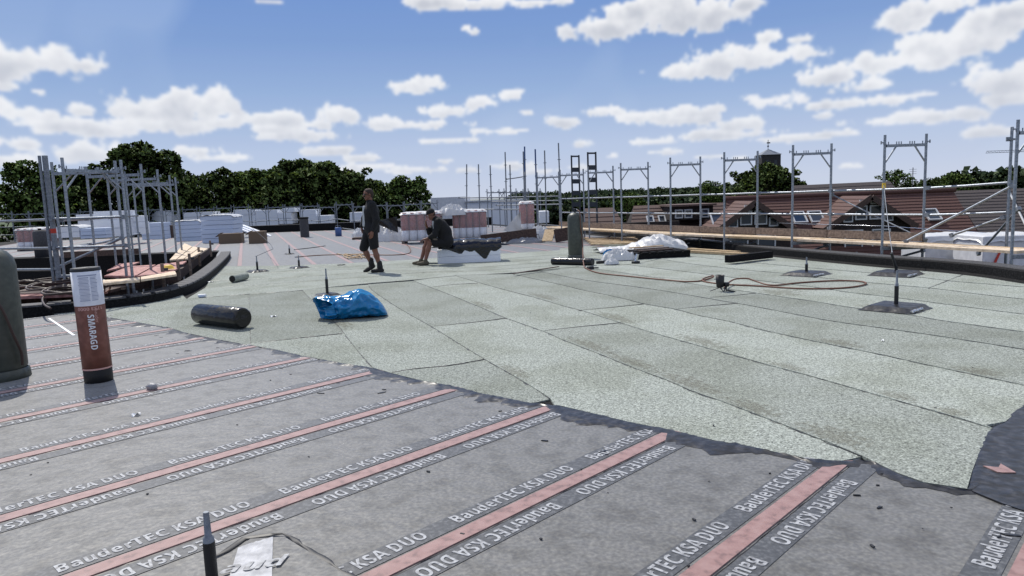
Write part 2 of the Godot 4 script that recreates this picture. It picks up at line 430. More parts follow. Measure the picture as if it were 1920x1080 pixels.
func _ready() -> void:
	# camera
	var pitch := atan((540.0 - HC) * cos(ROLL) / F)
	cf = Vector3(0, -sin(pitch), -cos(pitch))
	var u0 := Vector3.RIGHT.cross(cf)
	cr = Vector3.RIGHT * cos(ROLL) - u0 * sin(ROLL)
	cu = Vector3.RIGHT * sin(ROLL) + u0 * cos(ROLL)
	var cam := Camera3D.new()
	cam.name = "camera"
	cam.transform = Transform3D(Basis(cr, cu, -cf), Vector3(0, EYE, 0))
	cam.fov = rad_to_deg(2.0 * atan(540.0 / F)); cam.far = 4000.0; cam.near = 0.05
	add_child(cam); cam.current = true
	# sky and exposure
	var env := Environment.new()
	env.background_mode = Environment.BG_SKY
	var sm := PanoramaSkyMaterial.new()
	sm.panorama = make_sky()
	var sky := Sky.new(); sky.sky_material = sm
	env.sky = sky
	env.background_energy_multiplier = 1.0
	env.ambient_light_source = Environment.AMBIENT_SOURCE_SKY
	env.tonemap_mode = Environment.TONE_MAPPER_LINEAR
	env.tonemap_exposure = 1.0
	env.sdfgi_enabled = true; env.ssao_enabled = true; env.ssil_enabled = true
	var we := WorldEnvironment.new(); we.name = "world"; we.environment = env
	add_child(we)
	# sun: behind the scene to the left, high
	var sun := DirectionalLight3D.new()
	sun.name = "sun"
	sun.light_energy = 1.34; sun.light_angular_distance = 0.5; sun.light_color = Color(1.0, 0.98, 0.945); sun.shadow_enabled = true
	add_child(sun)
	var to := Vector3(0.53, -tan(deg_to_rad(53.0)), 0.85).normalized()
	sun.transform = Transform3D(Basis.looking_at(to, Vector3.UP), Vector3(0, 30, 0))
	make_materials()
	build_roof()
	build_far_setting()
	build_right_scaffold()
	build_left_scaffold()
	build_far_scaffold()
	build_houses()
	build_trees()
	build_materials_on_roof()
	build_small_things()
	build_people()

# ---------------------------------------------------------------- the roof
var region: PackedVector2Array       # grey underlay in front
var roof: MeshInstance3D
const UP_FOOT := [-8.95, -22.3, -8.23, -20.24, -7.07, -16.57, -6.30, -13.9, -6.06, -12.5, -6.25, -11.6, -7.33, -10.85, -9.2, -10.35, -13.0, -9.6, -20.0, -8.4]
const PAR_FOOT := [1.0, -36.0, 2.6, -29.5, 3.75, -24.4, 4.88, -19.76, 5.43, -17.0, 6.13, -14.66, 6.74, -12.95, 7.2, -11.9, 7.38, -11.1, 7.4, -10.0, 7.45, -6.0, 7.5, 5.0]
const SEAMS := [
	[350,562, 312,615],
	[468,553, 471,650],
	[566,545, 600,580, 633,611, 655,640, 675,665, 700,693],
	[690,535, 700,547, 733,570, 769,592, 810,615, 850,640, 908,676, 950,700, 1000,730, 1032,751],
	[775,528, 833,550, 896,576, 950,599, 992,614, 1025,626, 1056,640, 1125,667, 1194,695, 1258,719, 1300,738, 1342,752, 1400,774, 1467,800, 1608,856, 1616,860],
	[850,517, 900,532, 958,548, 1008,561, 1054,575, 1100,587, 1165,608, 1233,629, 1300,648, 1390,673, 1446,689, 1519,708, 1598,731, 1707,762, 1808,791, 1861,808],
	[960,515, 1050,535, 1100,547, 1162,560, 1208,571.7, 1267,582, 1308,593, 1367,605, 1429,621, 1520,641, 1593,656, 1657,669, 1737,687, 1833,707.5, 1920,726, 2040,752],
	[1010,510, 1100,527, 1204,541, 1292,555, 1354,566, 1406,575, 1541,601, 1591,609, 1741,630, 1920,658, 2040,678],
	[1080,501, 1121,506, 1217,520, 1277,530, 1325,538, 1369,544, 1417,551, 1471,559, 1520,566, 1599,579, 1703,592, 1757,602, 1841,614, 1920,625, 2040,642],
	[1180,497, 1196,500, 1296,512, 1369,521, 1460,532, 1541,542, 1591,550, 1672,559, 1762,571, 1845,582, 1920,591.5, 2040,606],
	[1230,485, 1287,494.6, 1392,507, 1471,514, 1520,520, 1645,533, 1745,542, 1832,553, 1920,563, 2040,576],
	[1290,481, 1344,487, 1421,494.6, 1500,502, 1582,509, 1716,520.6, 1787,529, 1920,540, 2000,547]]
const EDGE := [180,590, 204,597, 250,605, 312,616, 344,625, 410,639, 471,650, 521,659, 573,671, 640,683, 700,693, 733,702.5, 787,716, 858,728.5, 900,740, 942,748, 996,759, 1040,764, 1056,766, 1121,781, 1179,795, 1269,812, 1308,822, 1342,830, 1400,839, 1448,850, 1522,865, 1575,868, 1630,868, 1685,893, 1733,910, 1813,922, 1828,880, 1837,850, 1858,812, 1885,795, 1920,765, 2040,748]
const TROWS := [
	[350,562, 468,553, 544,548, 620,540, 700,532, 779,526, 850,519, 960,513, 1080,502, 1180,497, 1240,486],
	[385,541, 470,537, 560,530, 640,524, 700,520.5, 750,515.5, 804,512, 888,509.6, 960,505, 1080,496, 1200,484],
	[393,528, 508,523, 600,518, 680,512, 720,509.5, 800,507, 900,502, 960,498, 1080,489, 1200,478],
	[402,516, 500,513, 600,508, 720,504, 800,501, 900,495.5, 1080,483, 1200,473],
	[408,506, 500,505, 600,502, 700,498.5, 780,495, 900,489, 1080,476, 1200,468],
	[412,500, 520,499, 640,495, 780,487, 943,476, 1080,468, 1200,461]]

func bead(line: Array, y: float, w: float, seed_: int, parent: Node, gaps := 0.25) -> void:
	var n := FastNoiseLite.new(); n.seed = seed_; n.frequency = 0.9; n.fractal_octaves = 3
	var st := mb()
	var len_ := 0.0
	for i in line.size() - 1: len_ += line[i].distance_to(line[i + 1])
	var c := curve(line, maxi(8, int(len_ / 0.05)))
	st.set_smooth_group(0)
	var prev := []
	for i in c.size():
		var d: Vector3 = (c[mini(i + 1, c.size() - 1)] - c[maxi(i - 1, 0)])
		var s := Vector3(-d.z, 0, d.x).normalized()
		var k := clampf(0.75 + n.get_noise_1d(i * 0.35) * 1.6 - gaps, 0.06, 1.5) * w
		var o: Vector3 = s * n.get_noise_1d(i * 0.6 + 500) * w * 0.7
		var p: Vector3 = c[i] + o
		var cur := [p - s * k * 0.5 + Vector3.UP * (y - 0.004), p + Vector3.UP * (y + 0.003), p + s * k * 0.5 + Vector3.UP * (y - 0.004)]
		if prev.size() > 0:
			quad(st, prev[0], prev[1], cur[1], cur[0]); quad(st, prev[1], prev[2], cur[2], cur[1])
		prev = cur
	obj("seam_bead", st, M.bead, parent)

func sheet(called: String, poly: PackedVector2Array, y0: float, y1: float, m: Material, parent: Node) -> MeshInstance3D:
	var st := mb()
	prism(st, poly, y0, y1)
	return obj(called, st, m, parent)

func line_gap(p: Vector2, line: Array) -> float:
	var best := 1e9
	for i in line.size() - 1:
		var c := Geometry2D.get_closest_point_to_segment(p, Vector2(line[i].x, line[i].z), Vector2(line[i + 1].x, line[i + 1].z))
		best = minf(best, c.distance_squared_to(p))
	return sqrt(best)
func lapped_sheet(poly: PackedVector2Array, near: Array, far: Array, m: Material) -> MeshInstance3D:   # lies 7 mm higher along its near edge, where it laps over its neighbour
	var st := mb()
	var hs := []
	for p in poly:
		var a := line_gap(p, near)
		var b := line_gap(p, far)
		hs.append(lerpf(0.0185, 0.0115, a / maxf(a + b, 1e-5)))
	var idx := Geometry2D.triangulate_polygon(poly)
	st.set_smooth_group(-1)
	for i in range(0, idx.size(), 3):
		tri(st, Vector3(poly[idx[i]].x, hs[idx[i]], poly[idx[i]].y), Vector3(poly[idx[i + 1]].x, hs[idx[i + 1]], poly[idx[i + 1]].y), Vector3(poly[idx[i + 2]].x, hs[idx[i + 2]], poly[idx[i + 2]].y))
	for i in poly.size():
		var j := (i + 1) % poly.size()
		quad(st, Vector3(poly[i].x, 0.001, poly[i].y), Vector3(poly[i].x, hs[i], poly[i].y), Vector3(poly[j].x, hs[j], poly[j].y), Vector3(poly[j].x, 0.001, poly[j].y))
	return obj("mineral_sheet", st, m, roof)

func visible_px(p: Vector3, margin := 80.0) -> bool:
	var q := p - Vector3(0, EYE, 0)
	var dz := q.dot(cf)
	if dz < 0.3: return false
	var x := 960 + F * q.dot(cr) / dz
	var y := 540 - F * q.dot(cu) / dz
	return x > -margin and x < 1920 + margin and y > -margin and y < 1080 + margin

func build_roof() -> void:
	# outline of the building with the open well on its left side
	var out := PackedVector2Array()
	out.append(Vector2(-20, 6))
	for i in range(PAR_FOOT.size() - 2, -1, -2): out.append(Vector2(PAR_FOOT[i] + 0.36, PAR_FOOT[i + 1] - 0.02))
	out.append(Vector2(-1, -43)); out.append(Vector2(-30, -43)); out.append(Vector2(-30, -26)); out.append(Vector2(-10.2, -25.3)); out.append(Vector2(-9.4, -23))
	for i in range(0, UP_FOOT.size(), 2): out.append(Vector2(UP_FOOT[i] - 0.28, UP_FOOT[i + 1] - 0.16))
	var st := mb()
	prism(st, out, -9.0, 0.0)
	roof = struct("roof", st, M.bitumen)
	# ---- grey underlay sheets in front, 1 m wide, laid diagonally
	var edge := curve(gl(EDGE), 220)
	region = PackedVector2Array()
	for p in edge: region.append(Vector2(p.x, p.z))
	region.append(Vector2(7.4, -2)); region.append(Vector2(7.4, 3)); region.append(Vector2(-16, 3)); region.append(Vector2(-16, -9.0))
	region.append(Vector2(-13, -9.55)); region.append(Vector2(-9.2, -10.3)); region.append(Vector2(-7.33, -10.8))
	var ang := deg_to_rad(45.9)
	var d := Vector2(cos(ang), -sin(ang))
	var nrm := Vector2(sin(ang), cos(ang))
	var edges := [-12.3, -11.3, -10.3, -9.3, -8.28, -7.26, -6.24, -5.19, -4.17, -3.23, -2.27, -1.30, -0.36, 0.58, 1.52]
	var font := SystemFont.new()
	font.font_names = PackedStringArray(["Droid Sans"]); font.font_weight = 700
	var tm := TextMesh.new()
	tm.text = "BauderTEC KSA DUO"; tm.font = font; tm.font_size = 48; tm.pixel_size = 0.002; tm.depth = 0.003; tm.curve_step = 2.0
	tm.horizontal_alignment = HORIZONTAL_ALIGNMENT_LEFT; tm.vertical_alignment = VERTICAL_ALIGNMENT_BOTTOM
	var bb := tm.get_aabb()
	var sx := 0.855 / bb.size.x
	var sy := 0.088 / bb.size.y
	rng.seed = 3
	for i in edges.size() - 1:
		var a: float = edges[i]
		var b: float = edges[i + 1]
		var strip := PackedVector2Array([nrm * a - d * 14, nrm * a + d * 22, nrm * (b - 0.004) + d * 22, nrm * (b - 0.004) - d * 14])
		var top := 0.004 + 0.0006 * (edges.size() - i)
		var pieces := Geometry2D.intersect_polygons(strip, region)
		if pieces.is_empty(): continue
		var sh := sheet("underlay_sheet", pieces[0], 0.001, top, M.ksa, roof)
		var cut := func(o0: float, o1: float) -> Array:
			return Geometry2D.intersect_polygons(PackedVector2Array([nrm * o0 - d * 14, nrm * o0 + d * 22, nrm * o1 + d * 22, nrm * o1 - d * 14]), pieces[0])
		# seam on this sheet's near edge: print band, red strip; the far edge carries the second print band
		for q in cut.call(b - 0.245, b - 0.125): sheet("print_band", q, top - 0.001, top + 0.003, M.band, sh)
		for q in cut.call(b - 0.106, b - 0.014): sheet("red_strip", q, top - 0.001, top + 0.006, M.red, sh)
		for q in cut.call(a + 0.004, a + 0.125): sheet("print_band", q, top - 0.001, top + 0.003, M.band, sh)
		var ph: float = 2.08 if absf(b + 2.27) < 0.01 else rng.randf()
		for k in range(-14, 16):
			var t := fposmod(ph, 1.035) + k * 1.035
			var p1 := nrm * (b - 0.148) + d * t
			var mid := p1 + d * 0.43
			if visible_px(Vector3(mid.x, 0, mid.y), 160) and Geometry2D.is_point_in_polygon(mid, pieces[0]):
				var l := mi("lettering", tm, M.text, sh)
				l.transform = Transform3D(Basis(Vector3(d.x, 0, d.y) * sx, Vector3(-nrm.x, 0, -nrm.y) * sy, Vector3.UP), Vector3(p1.x, top + 0.0045, p1.y) - Vector3(-nrm.x, 0, -nrm.y) * sy * bb.position.y)
			var p2 := nrm * (a + 0.03) + d * (t + 0.55)
			mid = p2 - d * 0.43
			if visible_px(Vector3(mid.x, 0, mid.y), 160) and Geometry2D.is_point_in_polygon(mid, pieces[0]):
				var l2 := mi("lettering", tm, M.text, sh)
				l2.transform = Transform3D(Basis(Vector3(-d.x, 0, -d.y) * sx, Vector3(nrm.x, 0, nrm.y) * sy, Vector3.UP), Vector3(p2.x, top + 0.0045, p2.y) - Vector3(nrm.x, 0, nrm.y) * sy * bb.position.y)
		var e0 := nrm * (b - 0.003) - d * 6
		var e1 := nrm * (b - 0.003) + d * 14
		var ln := []
		for k in 101:
			var e := e0.lerp(e1, k / 100.0)
			if Geometry2D.is_point_in_polygon(e, region) and visible_px(Vector3(e.x, 0, e.y), 200): ln.append(Vector3(e.x, 0, e.y))
		if ln.size() > 3: bead(ln, top, 0.016, 300 + i, sh, 0.05)
	# ---- mineral sheets, a fan of strips
	var lines := []
	for s in SEAMS: lines.append(curve(gl(s), 60))
	var par := []
	for i in range(6, PAR_FOOT.size() - 4, 2): par.append(Vector3(PAR_FOOT[i], 0, PAR_FOOT[i + 1]))
	lines.append(curve(par, 40))
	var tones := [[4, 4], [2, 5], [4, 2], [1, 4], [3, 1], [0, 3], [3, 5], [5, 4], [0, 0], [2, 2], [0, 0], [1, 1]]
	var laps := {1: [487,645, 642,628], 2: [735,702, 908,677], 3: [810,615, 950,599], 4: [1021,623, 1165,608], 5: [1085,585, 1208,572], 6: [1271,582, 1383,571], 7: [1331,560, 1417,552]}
	var s0: Array = [gp(204, 597), gp(312, 616), gp(350, 562), Vector3(-6.15, 0, -13.2), Vector3(-6.06, 0, -12.5), Vector3(-6.25, 0, -11.6), Vector3(-7.2, 0, -10.9)]
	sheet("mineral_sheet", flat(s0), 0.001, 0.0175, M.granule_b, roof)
	for k in lines.size() - 1:
		var A: Array = lines[k]
		var B: Array = lines[k + 1]
		var poly := PackedVector2Array()
		for p in A: poly.append(Vector2(p.x, p.z))
		if k == 0 or k == 1 or k == 2 or k == 3 or k == 4 or k == 5:      # the end follows the torn edge of the strip
			var x0: float = SEAMS[k][-2]
			var x1: float = SEAMS[k + 1][-2]
			if k == 5: x1 = 1921.0
			var ends := []
			if k < 4:
				for i in range(0, EDGE.size(), 2):
					if EDGE[i] > x0 + 4 and EDGE[i] < x1 - 4 and EDGE[i + 1] < 900: ends.append(gp(EDGE[i], EDGE[i + 1]))
			elif k == 4:
				for q in [[1640, 872], [1685, 893], [1733, 910], [1813, 922], [1822, 890], [1837, 850]]: ends.append(gp(q[0], q[1]))
			else:
				for q in [[1848, 802], [1885, 795], [1920, 765], [2040, 760]]: ends.append(gp(q[0], q[1]))
			for e in ends: poly.append(Vector2(e.x, e.z))
		for i in range(B.size() - 1, -1, -1): poly.append(Vector2(B[i].x, B[i].z))
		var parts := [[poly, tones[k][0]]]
		if laps.has(k):                                      # a sheet laid in two lengths, each given its own tone
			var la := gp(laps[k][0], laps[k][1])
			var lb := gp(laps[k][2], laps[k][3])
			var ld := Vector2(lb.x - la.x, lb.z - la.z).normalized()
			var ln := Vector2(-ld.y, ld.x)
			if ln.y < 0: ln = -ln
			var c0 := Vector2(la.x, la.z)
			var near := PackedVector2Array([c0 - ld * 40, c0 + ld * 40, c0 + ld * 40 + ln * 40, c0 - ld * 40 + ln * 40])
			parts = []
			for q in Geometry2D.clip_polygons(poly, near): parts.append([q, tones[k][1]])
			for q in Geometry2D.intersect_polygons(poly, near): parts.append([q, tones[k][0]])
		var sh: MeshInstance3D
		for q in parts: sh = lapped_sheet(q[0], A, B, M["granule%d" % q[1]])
		bead(lines[k], 0.0115, 0.034, 400 + k, sh, 0.12)
	for c in [[735,702, 771,696, 846,688, 908,677], [487,645, 550,638, 642,628], [810,615, 887,607, 950,599], [812,540, 854,535, 896,533], [1021,623, 1100,614, 1165,608], [1085,585, 1175,576, 1208,572], [1271,582, 1329,576, 1383,571], [1331,560, 1367,557, 1417,552], [1740,543, 1815,513], [1225,521, 1300,527]]:
		bead(curve(gl(c), 12), 0.0185, 0.018, 700 + c[0], roof, 0.15)
	# ---- sheets running across behind the fan
	for k in TROWS.size() - 1:
		var poly := PackedVector2Array()
		for p in gl(TROWS[k]): poly.append(Vector2(p.x, p.z))
		var far := gl(TROWS[k + 1])
		for i in range(far.size() - 1, -1, -1): poly.append(Vector2(far[i].x, far[i].z))
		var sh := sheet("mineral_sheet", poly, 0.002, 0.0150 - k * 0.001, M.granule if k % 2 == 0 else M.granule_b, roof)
		bead(gl(TROWS[k]), 0.0165 - k * 0.001, 0.03 if k > 0 else 0.01, 500 + k, sh, 0.2)
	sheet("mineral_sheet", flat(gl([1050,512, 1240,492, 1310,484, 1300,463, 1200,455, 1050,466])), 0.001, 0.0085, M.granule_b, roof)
	# ---- grey sheets at the back
	var back := PackedVector2Array()
	for p in gl(TROWS[-1]): back.append(Vector2(p.x, p.z))
	for q in [Vector2(4.4, -21.5), Vector2(3.3, -26), Vector2(1.0, -35), Vector2(-1.5, -42), Vector2(-29, -42), Vector2(-29, -27), Vector2(-10.5, -26), Vector2(-9.6, -23.5), Vector2(-8.8, -21.5)]: back.append(q)
	var a2 := deg_to_rad(110.0)
	var d2 := Vector2(cos(a2), -sin(a2))
	var n2 := Vector2(sin(a2), cos(a2))
	for i in range(-13, 22):
		var o := -0.304 + i * 0.895
		var strip := PackedVector2Array([n2 * o, n2 * o + d2 * 60, n2 * (o + 0.893) + d2 * 60, n2 * (o + 0.893)])
		for q in Geometry2D.intersect_polygons(strip, back):
			var sh := sheet("underlay_sheet", q, 0.001, 0.006 + 0.001 * (i % 3), M.ksa, roof)
			for r in Geometry2D.intersect_polygons(PackedVector2Array([n2 * (o + .01), n2 * (o + .01) + d2 * 60, n2 * (o + 0.115) + d2 * 60, n2 * (o + 0.115)]), q):
				sheet("red_strip", r, 0.004, 0.013, M.red, sh)
	dirt_patches()
	# ---- molten bitumen along the torn edge
	rng.seed = 12
	var nz := FastNoiseLite.new(); nz.seed = 8; nz.frequency = 1.1; nz.fractal_octaves = 4
	var e3 := curve(gl(EDGE), 420)
	var tar := mb()
	tar.set_smooth_group(0)
	var pv := []
	for i in e3.size():
		var dd: Vector3 = (e3[mini(i + 3, e3.size() - 1)] - e3[maxi(i - 3, 0)]).normalized()
		var s := Vector3(-dd.z, 0, dd.x)
		var p: Vector3 = e3[i]
		var w := clampf(0.10 + nz.get_noise_2d(p.x * 1.4, p.z * 1.4) * 0.18 + nz.get_noise_2d(p.x * 6, p.z * 6) * 0.10, 0.03, 0.42)
		if p.x > 2.4: w += 0.06
		var cur := [p - s * 0.03 + Vector3.UP * 0.003, p + s * (0.012 + nz.get_noise_1d(i * 2.0) * 0.02) + Vector3.UP * (0.019 + nz.get_noise_1d(i * 1.3) * 0.008), p + s * minf(0.05, w * 0.55) + Vector3.UP * 0.017, p + s * w + Vector3.UP * 0.0135, p + s * (w + 0.02) + Vector3.UP * 0.009]
		if pv.size() > 0:
			for j in 4: quad(tar, pv[j], pv[j + 1], cur[j + 1], cur[j])
		pv = cur
	obj("bitumen_bleed", tar, M.tar, roof)
	var corner := flat(gl([1822,926, 1840,862, 1866,808, 1890,797, 1925,766, 2060,742, 2100,960, 1990,985, 1925,965, 1880,950]))
	sheet("bitumen_bleed", corner, 0.001, 0.0165, M.tar, roof)
	sheet("red_scrap", flat(gl([1843,880, 1872,883, 1876,876, 1905,893, 1880,893, 1870,892])), 0.01, 0.021, M.red, roof)
	for i in 46:                                             # smears and scorch marks on the underlay
		var e: Vector3 = e3[rng.randi_range(40, 380)]
		var c := Vector2(e.x, e.z) + nrm.rotated(0.6) * rng.randf_range(0.12, 0.75) + Vector2(rng.randf_range(-.2, .2), rng.randf_range(0.0, .35))
		if not Geometry2D.is_point_in_polygon(c, region): continue
		var poly := PackedVector2Array()
		var ln := rng.randf_range(0.01, 0.04)
		var tw := rng.randf_range(-0.6, 0.3)
		for k in 9:
			var t := TAU * k / 9.0
			poly.append(c + Vector2(cos(t) * ln * rng.randf_range(0.5, 1.3), sin(t) * ln * 0.28 * rng.randf_range(0.5, 1.3)).rotated(tw))
		if Geometry2D.triangulate_polygon(poly).size() > 0: sheet("tar_smear", poly, 0.004, 0.0142, M.tar, roof)
	for i in 40:                                            # crumbs of bitumen and scorch flecks on all sheets
		var p := gp(rng.randf_range(0, 1920), rng.randf_range(520, 1070))
		if p.x < -6.5 and p.z < -10: continue
		var r := rng.randf_range(0.0025, 0.006)
		var st2 := mb()
		var top := 0.012 if Geometry2D.is_point_in_polygon(Vector2(p.x, p.z), region) else 0.018
		bbox(st2, p + Vector3.UP * (top + r * .3), Vector3(r * rng.randf_range(1.5, 5), r, r * 2), r * .3, Basis(Vector3.UP, rng.randf() * TAU))
		obj("crumb", st2, M.bead, roof)
	# ---- upstand round the open well, capped with short pieces
	var up := thing("well_upstand", "black curved upstand with grey cap pieces around the open roof well", "upstand", Vector3(-7, 0, -13))
	var foot := []
	for i in range(0, UP_FOOT.size(), 2): foot.append(Vector3(UP_FOOT[i], 0, UP_FOOT[i + 1]))
	var fc := curve(foot, 150)
	var body := mb()
	var prof := [Vector2(0.10, 0.004), Vector2(0.03, 0.03), Vector2(0.0, 0.15), Vector2(-0.26, 0.15), Vector2(-0.26, -0.5)]
	sweep(body, fc, prof, up.position, true)
	obj("membrane", body, M.bitumen, up)
	for i in 74:
		var seg := fc.slice(i * 2, i * 2 + 3)
		var cap := mb()
		var shrunk := [seg[0].lerp(seg[1], 0.12), seg[1], seg[2].lerp(seg[1], 0.12)]
		sweep(cap, shrunk, [Vector2(0.018, 0.145), Vector2(0.018, 0.172), Vector2(0.008, 0.18), Vector2(-0.25, 0.18), Vector2(-0.265, 0.172), Vector2(-0.268, 0.145)], up.position, true)
		obj("cap_piece", cap, M.cap, up)
	# ---- dark upstand closing the back of the roof
	var rb := thing("rear_upstand", "straight black upstand closing the back of the roof below the white stacks", "upstand", Vector3(-11, 0, -42.4))
	st = mb()
	box(st, Vector3(0, 0.2, 0), Vector3(20, 0.4, 0.3))
	obj("membrane", st, M.bitumen, rb)
	for i in 10:
		st = mb()
		box(st, Vector3(-9.0 + i * 2.0, 0.415, 0), Vector3(1.98, 0.03, 0.34))
		obj("cap_piece", st, M.cap, rb)
	# ---- low parapet along the scaffold
	var pt := thing("roof_parapet", "low black bitumen covered parapet running along the scaffold", "parapet", Vector3(6, 0, -14))
	var pf := []
	for i in range(PAR_FOOT.size() - 2, -1, -2): pf.append(Vector3(PAR_FOOT[i], 0, PAR_FOOT[i + 1]))
	var pc := curve(pf, 140)
	var pb := mb()
	sweep(pb, pc, [Vector2(-0.10, 0.012), Vector2(-0.03, 0.05), Vector2(-0.01, 0.17), Vector2(0.02, 0.19), Vector2(0.34, 0.185), Vector2(0.37, 0.16), Vector2(0.37, -0.6)], pt.position, true)
	obj("membrane", pb, M.bitumen, pt)
	var fs := mb()
	var fo := []
	for i in range(0, 140):
		var c: Vector3 = pc[i]
		if c.z < -4 and c.z > -17: fo.append(c + Vector3(-0.09 + nz.get_noise_1d(i * 3.0) * 0.03, 0.022 + absf(nz.get_noise_1d(i * 5.0)) * .03, 0))
	tube(fs, fo, 0.012, 5)
	obj("foil_edge", fs, M.foil, pt)
	var tops := mb()
	sweep(tops, pc, [Vector2(0.05, 0.186), Vector2(0.06, 0.205), Vector2(0.32, 0.203), Vector2(0.33, 0.183)], pt.position, true)
	obj("cap_sheet", tops, M.cap, pt)

func dirt_patches() -> void:      # olive grey grime trodden along the laps
	var n := FastNoiseLite.new(); n.seed = 44; n.frequency = 0.05; n.fractal_octaves = 6
	var n2 := FastNoiseLite.new(); n2.seed = 45; n2.frequency = 0.35
	for kind in 3:
		var im := Image.create(192, 96, false, Image.FORMAT_RGBA8)
		for y in 96:
			for x in 192:
				var e := 1.0 - pow(Vector2((x - 96) / 92.0, (y - 62) / (60.0 if y < 62 else 30.0)).length(), 1.6)
				var a := clampf(e * 0.9 + n.get_noise_2d(x + kind * 400, y) * 1.1 - 0.12, 0.0, 1.0) * clampf(0.55 + n2.get_noise_2d(x, y + kind * 300), 0.0, 1.0)
				im.set_pixel(x, y, Color8(112, 108, 90, int(clampf(a, 0.0, 0.32) * 255)))
		var m := mat(Color.WHITE, 0.95)
		m.albedo_texture = ImageTexture.create_from_image(im)
		m.transparency = BaseMaterial3D.TRANSPARENCY_ALPHA
		M["dirt%d" % kind] = m
	var i := 0
	# end pixels of each patch along its lap, width across the sheet in metres, height of the sheet below
	for q in [[1060,640, 1135,669, .16, 4], [1130,668, 1210,700, .15, 4], [1225,706, 1330,748, .2, 4], [1355,757, 1440,790, .16, 4], [1480,806, 1590,850, .24, 4], [1110,590, 1175,612, .2, 5], [1260,635, 1340,659, .22, 5], [1430,684, 1500,704, .14, 5], [1640,742, 1700,760, .16, 5], [1740,772, 1800,789, .14, 5], [985,553, 1030,567, .2, 5], [880,569, 915,585, .16, 4], [1520,640, 1600,658, .2, 6], [1780,696, 1860,713, .2, 6], [930,690, 975,716, .14, 3], [1400,548, 1470,559, .5, 7], [600,595, 640,620, .2, 2], [1600,578, 1690,592, .4, 7]]:
		var a := gp(q[0], q[1])
		var b := gp(q[2], q[3])
		var d := (b - a)
		var s := Vector3(d.z, 0, -d.x).normalized() * float(q[4])
		if s.z > 0: s = -s
		var y := 0.0215
		var up := Vector3(0, y, 0)
		var st := mb()
		var vs := [a + up - d * 0.15, b + up + d * 0.15, b + up + s * 1.3 + d * 0.15, a + up + s * 1.3 - d * 0.15]
		var uv := [Vector2(0, 0.92), Vector2(1, 0.92), Vector2(1, 0), Vector2(0, 0)]
		for t in [0, 1, 2, 0, 2, 3]:
			st.set_uv(uv[t]); st.add_vertex(vs[t])
		obj("grime", st, M["dirt%d" % (i % 3)], roof)
		i += 1

func sweep(st: SurfaceTool, line: Array, prof: Array, origin: Vector3, ends: bool) -> void:   # prof: x to the right of the line's run (away), y up
	var rings := []
	for i in line.size():
		var d: Vector3 = (line[mini(i + 1, line.size() - 1)] - line[maxi(i - 1, 0)]).normalized()
		var s := Vector3(-d.z, 0, d.x)
		var r := []
		for q in prof: r.append(line[i] - origin + s * q.x + Vector3.UP * q.y)
		rings.append(r)
	st.set_smooth_group(-1)
	for i in rings.size() - 1:
		for k in prof.size() - 1: quad(st, rings[i][k], rings[i][k + 1], rings[i + 1][k + 1], rings[i + 1][k])
	if ends:
		for r in [rings[0], rings[-1]]:
			for k in range(1, prof.size() - 1): tri(st, r[0], r[k], r[k + 1])

# ---------------------------------------------------------------- ground, far roof, hills and woods
func leaf_mesh(lobes: Array, count: int, size: float, seed_: int, shell := 0.45) -> ArrayMesh:   # leaves spread through the lobes (Vector3 centre, Vector3 radii)
	rng.seed = seed_
	var vs := PackedVector3Array()
	var ns := PackedVector3Array()
	var total := 0.0
	for l in lobes: total += l[1].x * l[1].y
	for l in lobes:
		var n := int(count * l[1].x * l[1].y / total)
		for i in n:
			var d := Vector3(rng.randfn(), rng.randfn(), rng.randfn()).normalized()
			var r := shell + (1.0 - shell) * pow(rng.randf(), 0.6)
			var c: Vector3 = l[0] + d * l[1] * r
			var s := size * rng.randf_range(0.55, 1.3)
			var a := Vector3(rng.randfn(), rng.randfn() * 0.7, rng.randfn()).normalized()
			var b := a.cross(Vector3(rng.randfn(), rng.randfn(), rng.randfn())).normalized()
			var m := (a.cross(b) * 0.25) * s
			var p := [c - a * s * 0.5, c + b * s * 0.32 + m, c + a * s * 0.5, c - b * s * 0.32 + m]
			var nn := a.cross(b)
			if nn.dot(d) < 0: nn = -nn
			for q in [0, 1, 2, 0, 2, 3]:
				vs.append(p[q]); ns.append(nn)
	var arr := []; arr.resize(Mesh.ARRAY_MAX)
	arr[Mesh.ARRAY_VERTEX] = vs; arr[Mesh.ARRAY_NORMAL] = ns
	var am := ArrayMesh.new()
	am.add_surface_from_arrays(Mesh.PRIMITIVE_TRIANGLES, arr)
	return am

